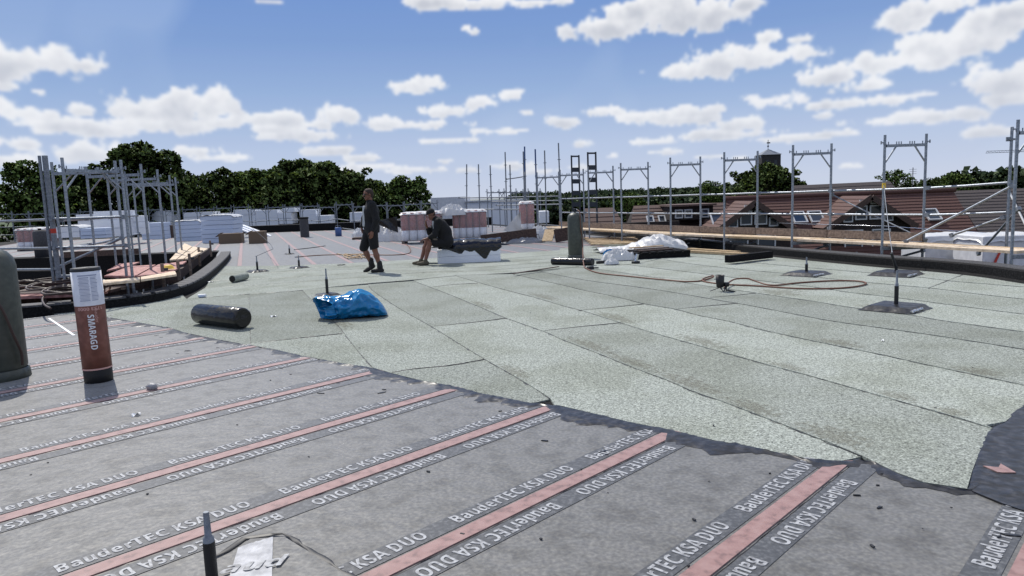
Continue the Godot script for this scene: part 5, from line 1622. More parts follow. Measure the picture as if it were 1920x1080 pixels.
	st = mb(); beam(st, Vector3.ZERO, gp(1444, 477, 0.12) - gp(1364, 486, 0.12), 0.14, 0.14)
	o = thing("black_beam", "short black beam lying against the parapet", "beam", gp(1364, 486, 0.12)); obj("beam_body", st, M.bitumen, o)
	for q in [[902, 444, 1006, 437, 0.32, "long brown board on edge behind the insulation pack"], [1040, 437, 1092, 433, 0.42, "brown board on edge behind the tall gas cylinder"]]:
		var a := gp(q[0], q[1] + 6, q[4] / 2)
		st = mb(); beam(st, Vector3.ZERO, ap(q[2], q[3], -a.z) - a, 0.04, q[4])
		o = thing("brown_board", q[5], "board", a); obj("board", st, M.wood_dark, o)
	st = mb(); box(st, Vector3(0, 0.24, 0), Vector3(0.34, 0.56, 0.035), Basis(Vector3.RIGHT, -0.9).rotated(Vector3.UP, -0.3))
	o = thing("light_board", "light yellow board propped against the brown board", "board", gp(1029, 455)); obj("board", st, M.wood, o)
	heap("film_heap", "grey film crumpled against the brown board near the trestle", "film", gp(985, 456), Vector3(0.6, 0.2, 0.3), 30, M.filmgrey)
	heap("film_heap", "white film lying beside the light yellow board", "film", gp(1012, 447), Vector3(0.5, 0.45, 0.3), 31, M.filmwhite)
	o = thing("trestle", "low bent steel bracket on the grey sheets behind the insulation pack", "trestle", gp(943, 457))
	st = mb(); tube(st, [Vector3(0, 0, 0), Vector3(0, 0.24, 0), Vector3(0.06, 0.28, 0), Vector3(1.2, 0.26, -0.2), Vector3(1.25, 0.0, -0.2)], 0.02, 6); obj("pipe", st, M.steel_dull, o)
	heap("film_heap", "flat crumpled grey and black film in front of the trestle", "film", gp(880, 462), Vector3(1.2, 0.12, 0.4), 33, M.black_film)
	# wrapped stacks outside the parapet, one level down
	for q in [[1800, 19.0, 1.9, "white wrapped stack below the scaffold deck beside the long brace"], [1905, 17.5, 1.7, "white wrapped stack below the deck with red tape on its corner"]]:
		var c := ap(q[0], 437, q[1])
		o = thing("wrapped_stack", q[3], "wrapped stack", Vector3(c.x, c.y - 0.85, c.z))
		st = mb(); bbox(st, Vector3(0, 0.4, -0.5), Vector3(q[2], 0.8, 1.2), 0.016); obj("pack", st, M.wall_white, o)
		st = mb()
		var ww: float = q[2]
		sheet_grid(st, 20, 10, func(u: float, v: float) -> Vector3:
			return Vector3((u - 0.5) * (ww + 0.06), 0.83 + 0.04 * n3.get_noise_2d(u * 8, v * 8) - 0.14 * pow(absf(u - 0.5) * 2, 9) - 0.16 * pow(absf(v - 0.5) * 2, 9), 0.14 - v * 1.28))
		obj("top_film", st, M.filmwhite, o)
		if q[0] > 1850:
			st = mb(); box(st, Vector3(-0.55, 0.2, 0.13), Vector3(0.05, 0.5, 0.02), Basis(Vector3.FORWARD, 0.4)); obj("red_tape", st, M.redtape, o)
	st = mb(); box(st, ap(1880, 470, 17.0) + Vector3(0, -0.75, 0) - ap(1880, 470, 17.0), Vector3(6, 0.1, 5))
	o = thing("loading_deck", "dark loading platform carrying the white wrapped stacks", "platform", ap(1880, 470, 17.0)); obj("platform", st, M.wood_dark, o)

# ---------------------------------------------------------------- small things on the sheets
func bent_text(text: String, h: float, stretch: float, r: float, ang: float, y: float, turn: int, m: Material, parent: Node, bold := true) -> void:   # lettering bent round an upright cylinder; turn: quarter turns clockwise
	var font := SystemFont.new()
	font.font_names = PackedStringArray(["Droid Sans"]); font.font_weight = 700 if bold else 400
	var tm := TextMesh.new()
	tm.text = text; tm.font = font; tm.font_size = 40; tm.pixel_size = 0.002; tm.depth = 0.0; tm.curve_step = 1.0
	var bb := tm.get_aabb()
	var s := h / bb.size.y
	var arr := tm.get_mesh_arrays()
	var vs: PackedVector3Array = arr[Mesh.ARRAY_VERTEX]
	var idx: PackedInt32Array = arr[Mesh.ARRAY_INDEX]
	var st := mb()
	st.set_smooth_group(0)
	var pt := func(v: Vector3) -> Vector3:
		var q := Vector2((v.x - bb.get_center().x) * s * stretch, (v.y - bb.get_center().y) * s)
		if turn == 1: q = Vector2(q.y, -q.x)
		elif turn == 2: q = -q
		var a := ang - q.x / r
		return Vector3(cos(a) * (r + 0.0035), y + q.y, sin(a) * (r + 0.0035))
	if idx.size() > 0:
		for i in range(0, idx.size(), 3): tri(st, pt.call(vs[idx[i]]), pt.call(vs[idx[i + 1]]), pt.call(vs[idx[i + 2]]))
	else:
		for i in range(0, vs.size(), 3): tri(st, pt.call(vs[i]), pt.call(vs[i + 1]), pt.call(vs[i + 2]))
	obj("lettering", st, m, parent)
func curved_patch(parent: Node, called: String, r: float, a0: float, a1: float, y0: float, y1: float, off: float, m: Material) -> MeshInstance3D:
	var st := mb()
	sheet_grid(st, 12, 1, func(u: float, v: float) -> Vector3:
		var a := lerpf(a0, a1, u)
		return Vector3(cos(a) * (r + off), lerpf(y0, y1, v), sin(a) * (r + off)))
	return obj(called, st, m, parent)
func anchor(called: String, label: String, p: Vector3, h: float, pad: float, tip := true, rough_edge := true) -> Node3D:
	var o := thing(called, label, "roof anchor", p, 0.72)
	if pad > 0.0:
		var st := mb()
		var n := FastNoiseLite.new(); n.seed = int(p.x * 100 + p.z * 37); n.frequency = 2.0
		sheet_grid(st, 40, 4, func(u: float, v: float) -> Vector3:
			var a := u * TAU
			var s := Vector2(cos(a), sin(a))
			var sq := lerpf(1.0 / maxf(absf(s.x), absf(s.y)), 1.0, 0.06)
			var prof: float = [0.0, 0.72, 0.80, 0.97, 1.06][int(round(v * 4))]
			var y: float = [0.2, 0.19, 0.16, 0.03, 0.0][int(round(v * 4))]
			var e := 1.0 + (0.09 * n.get_noise_1d(u * 30) if v > 0.6 else 0.0)
			return Vector3(s.x * sq * prof * e * pad, y * pad + (0.012 * absf(n.get_noise_1d(u * 44)) if v > 0.4 else 0.0), s.y * sq * prof * e * pad))
		obj("flashing_pad", st, M.tar, o)
	if pad > 0.25:
		var n := FastNoiseLite.new(); n.seed = int(p.x * 100); n.frequency = 2.0
		var st := mb()
		var fl := []
		for k in 26:
			var t := k / 25.0
			fl.append(Vector3(lerpf(-pad, pad * 0.1, t), 0.02 + 0.015 * absf(n.get_noise_1d(t * 60)), pad * (0.92 + 0.05 * n.get_noise_1d(t * 40 + 9))))
		tube(st, fl, 0.022, 5)
		obj("foil_edge", st, M.foil, o)
	var st := mb()
	tube(st, [Vector3(0, 0, 0), Vector3(0, h * 0.6, 0)], 0.024, 12)
	obj("sleeve", st, M.rubber, o)
	if tip:
		st = mb()
		tube(st, [Vector3(0, h * 0.58, 0), Vector3(0, h * 0.66, 0), Vector3(0, h * 0.68, 0), Vector3(0, h, 0)], [0.023, 0.021, 0.014, 0.011], 10)
		obj("pin", st, M.steel_dull, o)
	return o

func build_small_things() -> void:
	# standing roll with its paper wrapper
	var p := gp(186, 716)
	var o := thing("wrapped_roll", "single brown wrapped roll standing upright with white label sheet and white lettering", "roll", p)
	o.rotation.z = 0.012
	var r := 0.118
	var H := 1.03
	var st := mb(); lathe(st, [Vector2(0.0, 0.0), Vector2(r * 0.97, 0.0), Vector2(r * 0.985, 0.08), Vector2(r * 0.98, 0.16)], 36); obj("membrane_end", st, M.rubber, o)
	st = mb(); lathe(st, [Vector2(r * 0.9, 0.13), Vector2(r * 1.0, 0.132), Vector2(r, 0.4), Vector2(r * 1.004, 0.7), Vector2(r, 0.705)], 36); obj("wrapper", st, M.rollred, o)
	st = mb(); lathe(st, [Vector2(r * 1.003, 0.70), Vector2(r * 1.006, 0.705), Vector2(r * 1.004, H - 0.03), Vector2(r * 0.9, H - 0.03)], 36); var lab := obj("label_sheet", st, M.paper, o)
	st = mb(); lathe(st, [Vector2(r * 0.995, H - 0.04), Vector2(r * 1.0, H - 0.02), Vector2(r * 0.97, H), Vector2(r * 0.3, H - 0.004), Vector2(r * 0.28, H - 0.05), Vector2(0, H - 0.05)], 36); obj("rolled_end", st, M.rubber, o)
	var front := atan2(-p.z, -p.x)       # the side turned to the viewer's stand
	bent_text("SMARAGD", 0.05, 0.95, r, front + 0.02, 0.47, 1, M.white, o)
	bent_text("Bauder", 0.026, 1.2, r, front - 0.36, 0.61, 1, M.pinktext, o, false)
	bent_text("1733 0000", 0.028, 1.15, r, front, 0.675, 2, M.pinktext, o)
	st = mb(); lathe(st, [Vector2(r * 1.008, 0.128), Vector2(r * 1.012, 0.135), Vector2(r * 1.008, 0.142)], 36); obj("torn_edge", st, M.pinktext, o)
	for k in 17:                          # close printed lines, too small to read
		rng.seed = 90 + k
		curved_patch(lab, "printed_line", r * 1.006, front + 0.62 - rng.randf() * 0.1, front - 0.05 - rng.randf() * 0.1, 0.745 + k * 0.0125, 0.752 + k * 0.0125, 0.0015, M.print2 if k % 4 else M.print)
		curved_patch(lab, "printed_line", r * 1.006, front - 0.2, front - 0.6 - rng.randf() * 0.1, 0.745 + k * 0.0125, 0.752 + k * 0.0125, 0.0015, M.print2 if k % 3 else M.print)
	curved_patch(lab, "printed_line", r * 1.006, front + 0.6, front - 0.7, 0.962, 0.972, 0.0015, M.print)
	# near gas cylinder
	var gpz := gp(2, 711)
	gas_cylinder("near olive gas cylinder beside the standing roll, reddish hose hanging down it", gpz, 1.22, 0.225)
	hose("reddish hose hanging down the side of the near gas cylinder", [gpz + Vector3(0.02, 1.26, 0.02), gpz + Vector3(0.0, 1.18, 0.21), gpz + Vector3(0.06, 0.98, 0.245), gpz + Vector3(0.20, 0.72, 0.18), gpz + Vector3(0.245, 0.45, 0.12), gpz + Vector3(0.262, 0.25, 0.06), gpz + Vector3(0.25, 0.14, 0.05)], 0.0125, M.hose_dark, 40)
	# hose coils on the platform
	for k in 3:
		var c := gp([75, 110, 140][k], [536, 540, 548][k], 0.28)
		var pts := []
		for i in 26:
			var a := i * TAU / 9.0
			pts.append(c + Vector3(cos(a) * (0.42 - 0.03 * k + 0.004 * i), 0.012 * (i % 9) + 0.02 * sin(i * 1.7), sin(a) * (0.26 + 0.006 * i)))
		hose(["brown hose coiled on the timber platform beside the red board", "dark hose loops lying behind the coil on the timber platform", "brown hose loop hanging over the edge of the timber platform"][k], pts, 0.018, M.hose_dark if k != 2 else M.hose_dark, 120)
	var hp := [gp(92, 545, 0.3), gp(80, 560, 0.25), gp(84, 572, 0.22), gp(95, 578, 0.2)]
	hose("hose end looping down from the platform to the upstand", hp, 0.015, M.hose_dark, 24)
	var hp2 := [gp(196, 527, 0.35), gp(205, 532, 0.32), gp(206, 541, 0.3), gp(198, 548, 0.28)]
	hose("small hose loop beside the top of the standing roll", hp2, 0.015, M.hose, 24)
	# black roll and blue sack
	lying_roll("membrane_roll", "thick glossy black roll lying alone on the pale sheets", gp(375, 606, 0.019), gp(458, 616, 0.019), 0.13, M.black_film, M.black_film)
	lying_roll("offcut_roll", "small pale grey roll with dark end lying near the upstand", gp(436, 530, 0.019), gp(462, 524, 0.019), 0.075, M.granule, M.rubber)
	blue_sack()
	o = thing("paper_cup", "small white and blue tube lying on the pale sheets", "tube", gp(372, 558, 0.019))
	st = mb(); tube(st, [Vector3(0, 0.03, 0), Vector3(0.13, 0.03, 0)], 0.028, 12); obj("tube_body", st, M.white, o)
	st = mb(); tube(st, [Vector3(0.02, 0.024, 0.004), Vector3(0.11, 0.024, 0.004)], 0.0275, 12, false); obj("blue_band", st, M.epsblue, o)
	o = thing("white_strip", "thin white strip lying across the grey sheets beside the standing roll", "strip", gp(92, 597, 0.016))
	st = mb(); beam(st, Vector3.ZERO, gp(139, 629, 0.016) - gp(92, 597, 0.016), 0.03, 0.006); obj("strip", st, M.white, o)
	for q in [[285, 731, 0.06, "small grey stone lying on the grey sheets near the standing roll"]]:
		o = thing("stone", q[3], "stone", gp(q[0], q[1], 0.012))
		var n := FastNoiseLite.new(); n.seed = 3; n.frequency = 1.2
		st = mb()
		sheet_grid(st, 14, 8, func(u: float, v: float) -> Vector3:
			var d := Vector3(cos(u * TAU) * sin(v * PI), cos(v * PI), sin(u * TAU) * sin(v * PI))
			return d * Vector3(0.048, 0.032, 0.034) * (1.0 + 0.35 * n.get_noise_3dv(d * 1.5)) + Vector3(0, 0.028, 0))
		obj("lump", st, M.stone, o)
	var k2 := 0
	for q in [[513, 594, 0.08], [255, 779, 0.06], [408, 501, 0.16], [402, 514, 0.1], [395, 529, 0.12], [640, 497, 0.2], [1655, 640, 0.05]]:
		o = thing("paper_scrap", ["thin white scrap on the pale sheet between the black roll and blue sack", "torn white scrap on the grey sheets", "white scrap at the tip of the curved upstand", "second white scrap beside the curved upstand", "crumpled scrap beside the curved upstand and pale roll", "dark tangled scrap on the sheets by the standing person", "small pale scrap by the far seam"][k2], "scrap", gp(q[0], q[1], 0.018 if q[1] < 700 else 0.014), k2 * 0.7)
		st = mb()
		sheet_grid(st, 6, 3, func(u: float, v: float) -> Vector3:
			return Vector3((u - 0.5) * q[2], 0.008 + 0.012 * sin(u * 6.0 + v * 4), (v - 0.5) * q[2] * 0.35))
		obj("paper", st, M.rubber if k2 == 5 else M.white, o)
		k2 += 1
	# anchors
	anchor("roof_anchor", "nearest roof pin with black sleeve beside the folded flashing patch", gp(399, 1098), 0.31, 0.0)
	patch()
	anchor("roof_anchor", "roof anchor on a square flashing pad with silver foil edge, outside the hose loop", gp(1680, 579, 0.016), 0.46, 0.30)
	anchor("roof_anchor", "roof anchor on a small pad between the hose loop and the black beam", gp(1512, 515, 0.016), 0.3, 0.30)
	var an := anchor("roof_anchor", "roof anchor tied with a line to the scaffold post with the yellow clip", gp(1680, 515, 0.016), 0.24, 0.33, false)
	st = mb(); tube(st, [Vector3(0, 0.1, 0), Vector3(-0.08, 0.36, -0.05)], 0.022, 8); obj("tied_sleeve", st, M.rubber, an)
	var ta := an.position + Vector3(-0.06, 0.38, -0.03)
	var tb := ap(1657, 345, -gp(1654, 456, DECK).z)
	hose("thin line from the roof anchor up to the scaffold post with the yellow clip", [ta, ta.lerp(tb, 0.5) + Vector3(0, -0.05, 0), tb], 0.006, M.steel_dull, 12)
	o = thing("yellow_clip", "yellow clip fixed on a scaffold post above the guard rails", "clip", tb + Vector3(0, -0.03, 0.01))
	st = mb(); tube(st, [Vector3(0, -0.05, 0), Vector3(0, 0.05, 0)], 0.034, 10); obj("band", st, M.yellow, o)
	for q in [[483, 509, 0.36, 0.2, "roof anchor with a long thin line on a ragged flashing near the pale roll"], [561, 502, 0.3, 0.18, "roof anchor on a ragged flashing between the tangled scrap and the lined anchor"], [543, 476, 0.28, 0.12, "roof anchor on the grey sheets at the back"], [614, 553, 0.44, 0.16, "roof anchor standing right behind the blue sack"]]:
		anchor("roof_anchor", q[4], gp(q[0], q[1], 0.016), q[2], q[3])
	var la := gp(483, 509, 0.016) + Vector3(0, 0.36, 0)
	hose("thin line rising from the anchor to the dark box", [la, la + Vector3(-0.1, 0.1, -1.5), ap(472, 427, 31)], 0.006, M.steel_dark, 12)
	# cables and rope on the back sheets
	var rp := []
	for i in 16: rp.append(gp(632 + 44 * absf(sin(i * 0.73)) + i * 0.8, 480 - 4.5 * cos(i * 1.9), 0.02 + 0.012 * (i % 3)))
	hose("tangle of yellow rope on the grey sheets behind the standing person", rp, 0.011, M.wood, 120)
	hose("dark cable running across the grey sheets behind the standing person", [gp(555, 482, .02), gp(610, 478, .02), gp(680, 477.5, .02), gp(740, 478, .02), gp(768, 474, .02), gp(766, 462, .02), gp(752, 452, .02)], 0.014, M.hose, 40)
	hose("thin dark cable lying straight on the back sheets", [gp(553, 468, .02), gp(580, 465, .02), gp(610, 461, .02)], 0.012, M.rubber, 16)
	# vent pipe, can, cylinder across the well
	o = thing("vent_pipe", "dark upright vent pipe standing alone at the back of the roof", "pipe", gp(572, 445))
	st = mb(); tube(st, [Vector3.ZERO, Vector3(0, 0.92, 0)], 0.205, 20); obj("sleeve", st, M.cap, o)
	st = mb(); lathe(st, [Vector2(0.205, 0.88), Vector2(0.225, 0.89), Vector2(0.225, 0.95), Vector2(0.15, 0.96), Vector2(0.14, 0.7), Vector2(0, 0.7)], 20); obj("rim", st, M.bitumen, o)
	o = thing("blue_canister", "blue canister standing on the back of the roof near the thin frames", "canister", gp(635, 443))
	st = mb(); lathe(st, [Vector2(0, 0), Vector2(0.15, 0.0), Vector2(0.155, 0.38), Vector2(0.13, 0.42), Vector2(0, 0.42)], 18); obj("body", st, M.bluecan, o)
	st = mb(); tube(st, [Vector3(-0.15, 0.38, 0), Vector3(-0.1, 0.5, 0), Vector3(0.1, 0.5, 0), Vector3(0.15, 0.38, 0)], 0.008, 6); obj("handle", st, M.steel_dull, o)
	o = thing("dark_cylinder", "dark upright cylinder standing across the roof well beside the pink roll pallet", "pipe", gp(80, 481))
	st = mb(); lathe(st, [Vector2(0, 0), Vector2(0.24, 0.0), Vector2(0.24, 0.88), Vector2(0.2, 0.95), Vector2(0, 0.96)], 20); obj("body", st, M.cap, o)
	st = mb(); lathe(st, [Vector2(0.2, 0.93), Vector2(0.06, 0.97), Vector2(0.06, 1.02), Vector2(0, 1.02)], 14); obj("cap", st, M.bitumen, o)
	o = thing("yellow_helmet", "small yellow cap lying on the red plywood deck", "cap", gp(316, 504, DECK))
	st = mb(); lathe(st, [Vector2(0.13, 0.0), Vector2(0.10, 0.015), Vector2(0.085, 0.05), Vector2(0.05, 0.075), Vector2(0, 0.08)], 16); obj("shell", st, M.yellow, o)

func patch() -> void:
	var o := thing("flashing_patch", "silvery folded flashing patch on grey square around the nearest roof pin", "patch", gp(500, 1060))
	var pl := flat(gl([428,1100, 437,1035, 470,1012, 533,1008, 700,1110, 690,1140, 420,1140], 0.012))
	for i in pl.size(): pl[i] -= Vector2(o.position.x, o.position.z)
	sheet("base_sheet", pl, 0.004, 0.017, M.ksa, o)
	bead(gl([390,1060, 437,1030, 470,1012, 533,1009, 600,1050, 700,1112]), 0.018, 0.022, 950, roof, -0.2)
	var a := [gp(430, 1085, 0.016), gp(447, 1028, 0.016), gp(512, 1008, 0.016), gp(536, 1020, 0.016), gp(510, 1090, 0.016), gp(440, 1110, 0.016)]
	var st := mb()
	var n := FastNoiseLite.new(); n.seed = 6; n.frequency = 3.0
	sheet_grid(st, 16, 16, func(u: float, v: float) -> Vector3:
		var p: Vector3 = (a[0] as Vector3).lerp(a[1], v).lerp((a[4] as Vector3).lerp(a[2], v), u)
		return p - o.position + Vector3(0, 0.006 + 0.004 * n.get_noise_2d(u * 3, v * 3), 0))
	var f := obj("folded_sheet", st, M.patchgrey, o)
	var font := SystemFont.new(); font.font_names = PackedStringArray(["Droid Sans"]); font.font_weight = 700
	var tm := TextMesh.new(); tm.text = "aud"; tm.font = font; tm.font_size = 48; tm.pixel_size = 0.002; tm.depth = 0.001
	var l := mi("lettering", tm, M.text, f)
	var c: Vector3 = gp(478, 1062, 0.016) - o.position + Vector3(0, 0.0095, 0)
	l.transform = Transform3D(Basis(Vector3(1, 0, -0.25).normalized() * 1.5, Vector3(0.1, 0, -1).normalized() * 1.3, Vector3.UP), c)

func blue_sack() -> void:
	var a := gp(594, 602, 0.019)
	var b := gp(727, 592, 0.019)
	var o := thing("blue_sack", "crumpled glossy blue plastic sack lying open on the pale sheets", "sack", a)
	var ax := (b - a)
	var L := ax.length()
	ax = ax.normalized()
	var side := Vector3(-ax.z, 0, ax.x)
	if side.z < 0: side = -side
	var n := FastNoiseLite.new(); n.seed = 15; n.frequency = 1.0; n.fractal_type = FastNoiseLite.FRACTAL_RIDGED; n.fractal_octaves = 3
	var ctr := func(t: float) -> Array:       # half height and half width along the sack
		var hs := [[0.0, 0.135, 0.20], [0.12, 0.145, 0.22], [0.3, 0.14, 0.23], [0.45, 0.155, 0.24], [0.6, 0.178, 0.25], [0.75, 0.155, 0.24], [0.88, 0.105, 0.22], [0.96, 0.055, 0.18], [1.0, 0.02, 0.1]]
		for i in hs.size() - 1:
			if t <= hs[i + 1][0]:
				var k: float = (t - hs[i][0]) / (hs[i + 1][0] - hs[i][0])
				return [lerpf(hs[i][1], hs[i + 1][1], k), lerpf(hs[i][2], hs[i + 1][2], k)]
		return [0.02, 0.1]
	var f := func(u: float, v: float) -> Vector3:
		var t := v
		var q: Array = ctr.call(t)
		var ang := u * TAU
		var fold := 1.0 + 0.26 * n.get_noise_3d(cos(ang) * 1.3, sin(ang) * 1.3, t * 3.2) - 0.05
		var y: float = q[0] + sin(ang) * q[0] * fold
		y = maxf(y, 0.006)
		if t < 0.02: fold *= 1.12
		return ax * (t * L + 0.26 * L * pow(1.0 - t, 4) * clampf(cos(ang) * 0.9 + 0.25, 0.0, 1.0) - 0.05 * sin(ang) * pow(1.0 - t, 8)) + side * cos(ang) * q[1] * fold - side * 0.12 + Vector3(0, y, 0)
	var st := mb()
	sheet_grid(st, 56, 48, f)
	obj("sack_body", st, M.bluebag, o)
	st = mb()
	sheet_grid(st, 20, 6, func(u: float, v: float) -> Vector3:   # loose lip turned out at the mouth
		var base: Vector3 = f.call(0.92 + u * 0.16, 0.0)
		return base + (-ax * 0.12 + side * 0.06 * sin(u * 7.0)) * v + Vector3(0, -0.02 * v + 0.02 * sin(u * 11.0) * v, 0))
	obj("mouth_lip", st, M.bluebag, o)
	st = mb()
	sheet_grid(st, 10, 8, func(u: float, v: float) -> Vector3:   # stuffing inside the mouth
		var base: Vector3 = f.call(u, 0.45)
		var c: Vector3 = ax * (0.45 * L) - side * 0.12 + Vector3(0, 0.16, 0)
		return base.lerp(c, v * 0.9 + 0.05) + ax * (0.05 * n.get_noise_2d(u * 3, v * 3)))
	obj("filling", st, M.bluebag, o)

# ---------------------------------------------------------------- people: smooth bodies meshed from tapered bones
func sd_mesh(bones: Array, cell: float, k: float, planes := []) -> ArrayMesh:    # bone: [a, b, ra, rb]; planes: [normal, d] keep where n.p < d
	var lo := Vector3.ONE * 1e9
	var hi := -lo
	for b in bones:
		var r: float = maxf(b[2], b[3]) + k + cell * 2
		for i in 2:
			lo = lo.min(b[i] - Vector3.ONE * r); hi = hi.max(b[i] + Vector3.ONE * r)
	var nx := int((hi.x - lo.x) / cell) + 2
	var ny := int((hi.y - lo.y) / cell) + 2
	var nz := int((hi.z - lo.z) / cell) + 2
	var fld := PackedFloat32Array(); fld.resize(nx * ny * nz); fld.fill(1.0)
	for b in bones:
		var a: Vector3 = b[0]
		var e: Vector3 = b[1] - b[0]
		var ee := maxf(e.length_squared(), 1e-9)
		var r0: float = b[2]
		var dr: float = b[3] - b[2]
		var m: float = maxf(b[2], b[3]) + k + cell * 1.5
		var p0: Vector3 = (a.min(b[1]) - Vector3.ONE * m - lo) / cell
		var p1: Vector3 = (a.max(b[1]) + Vector3.ONE * m - lo) / cell
		for z in range(maxi(0, int(p0.z)), mini(nz, int(p1.z) + 1)):
			for y in range(maxi(0, int(p0.y)), mini(ny, int(p1.y) + 1)):
				var row := (z * ny + y) * nx
				for x in range(maxi(0, int(p0.x)), mini(nx, int(p1.x) + 1)):
					var p := lo + Vector3(x, y, z) * cell - a
					var t := clampf(p.dot(e) / ee, 0.0, 1.0)
					var d := (p - e * t).length() - r0 - dr * t
					var o := fld[row + x]
					var h := maxf(k - absf(d - o), 0.0) / k
					fld[row + x] = minf(d, o) - h * h * k * 0.25
	if planes.size() > 0:
		for z in nz:
			for y in ny:
				for x in nx:
					var i := (z * ny + y) * nx + x
					if fld[i] < cell * 2:
						var p := lo + Vector3(x, y, z) * cell
						for q in planes: fld[i] = maxf(fld[i], q[0].dot(p) - q[1])
	var id := {}
	var vs := PackedVector3Array()
	var ns := PackedVector3Array()
	var ix := PackedInt32Array()
	var off := [0, 1, nx, nx + 1, nx * ny, nx * ny + 1, nx * ny + nx, nx * ny + nx + 1]
	var pos := [Vector3(0, 0, 0), Vector3(1, 0, 0), Vector3(0, 1, 0), Vector3(1, 1, 0), Vector3(0, 0, 1), Vector3(1, 0, 1), Vector3(0, 1, 1), Vector3(1, 1, 1)]
	var eds := [[0, 1], [2, 3], [4, 5], [6, 7], [0, 2], [1, 3], [4, 6], [5, 7], [0, 4], [1, 5], [2, 6], [3, 7]]
	for z in nz - 1:
		for y in ny - 1:
			for x in nx - 1:
				var i := (z * ny + y) * nx + x
				var f0 := fld[i]
				if absf(f0) > cell * 2.5: continue
				var s0 := f0 < 0.0
				var mixed := false
				for c in range(1, 8):
					if (fld[i + off[c]] < 0.0) != s0:
						mixed = true
						break
				if not mixed: continue
				var sum := Vector3.ZERO
				var cnt := 0
				for e in eds:
					var fa := fld[i + off[e[0]]]
					var fb := fld[i + off[e[1]]]
					if (fa < 0.0) != (fb < 0.0):
						sum += (pos[e[0]] as Vector3).lerp(pos[e[1]], fa / (fa - fb)); cnt += 1
				id[i] = vs.size()
				vs.append(lo + (Vector3(x, y, z) + sum / cnt) * cell)
				var g := Vector3(fld[i + off[1]] - f0, fld[i + off[2]] - f0, fld[i + off[4]] - f0)
				ns.append(g.normalized() if g.length() > 1e-6 else Vector3.UP)
	for i in id:
		var x: int = i % nx
		var y: int = (i / nx) % ny
		var z: int = i / (nx * ny)
		var ax := [[1, nx, nx * ny, y, z], [nx, nx * ny, 1, z, x], [nx * ny, 1, nx, x, y]]
		for q in ax:
			if q[3] == 0 or q[4] == 0: continue
			if (fld[i] < 0.0) != (fld[i + q[0]] < 0.0):
				var v0: int = i
				var v1: int = i - q[1]
				var v2: int = i - q[1] - q[2]
				var v3: int = i - q[2]
				if not (id.has(v1) and id.has(v2) and id.has(v3)): continue
				if fld[i] < 0.0: ix.append_array(PackedInt32Array([id[v0], id[v2], id[v1], id[v0], id[v3], id[v2]]))
				else: ix.append_array(PackedInt32Array([id[v0], id[v1], id[v2], id[v0], id[v2], id[v3]]))
	var arr := []; arr.resize(Mesh.ARRAY_MAX)
	arr[Mesh.ARRAY_VERTEX] = vs; arr[Mesh.ARRAY_NORMAL] = ns; arr[Mesh.ARRAY_INDEX] = ix
	var am := ArrayMesh.new()
	if vs.size() > 0: am.add_surface_from_arrays(Mesh.PRIMITIVE_TRIANGLES, arr)
	return am
func grow(bones: Array, by: float) -> Array:
	var out := []
	for b in bones: out.append([b[0], b[1], b[2] + by, b[3] + by])
	return out
func V(x: float, y: float, z: float) -> Vector3: return Vector3(x, y, z)
func hand_bones(w: Vector3, d: Vector3, palm: Vector3, curl: float) -> Array:   # wrist, direction of the fingers, palm normal
	d = d.normalized()
	var s := d.cross(palm).normalized()
	var out := [[w, w + d * 0.08, 0.026, 0.024], [w + d * 0.03 + s * 0.02, w + d * 0.085 + s * 0.025, 0.018, 0.016], [w + d * 0.03 - s * 0.02, w + d * 0.085 - s * 0.025, 0.018, 0.016]]
	for i in 4:
		var o := (i - 1.5) * 0.021
		var L: float = [0.066, 0.078, 0.074, 0.058][i]
		var a := w + d * 0.09 + s * o
		var m := a + (d + palm * curl * 0.5).normalized() * L * 0.5
		out.append([a, m, 0.0095, 0.009]); out.append([m, m + (d * 0.8 + palm * curl).normalized() * L * 0.5, 0.009, 0.008])
	var t := w + d * 0.03 - s * 0.028
	var t2 := t + (d * 0.7 - s * 0.7 + palm * 0.3).normalized() * 0.045
	out.append([t, t2, 0.012, 0.0105]); out.append([t2, t2 + (d + palm * 0.4).normalized() * 0.032, 0.0105, 0.009])
	return out
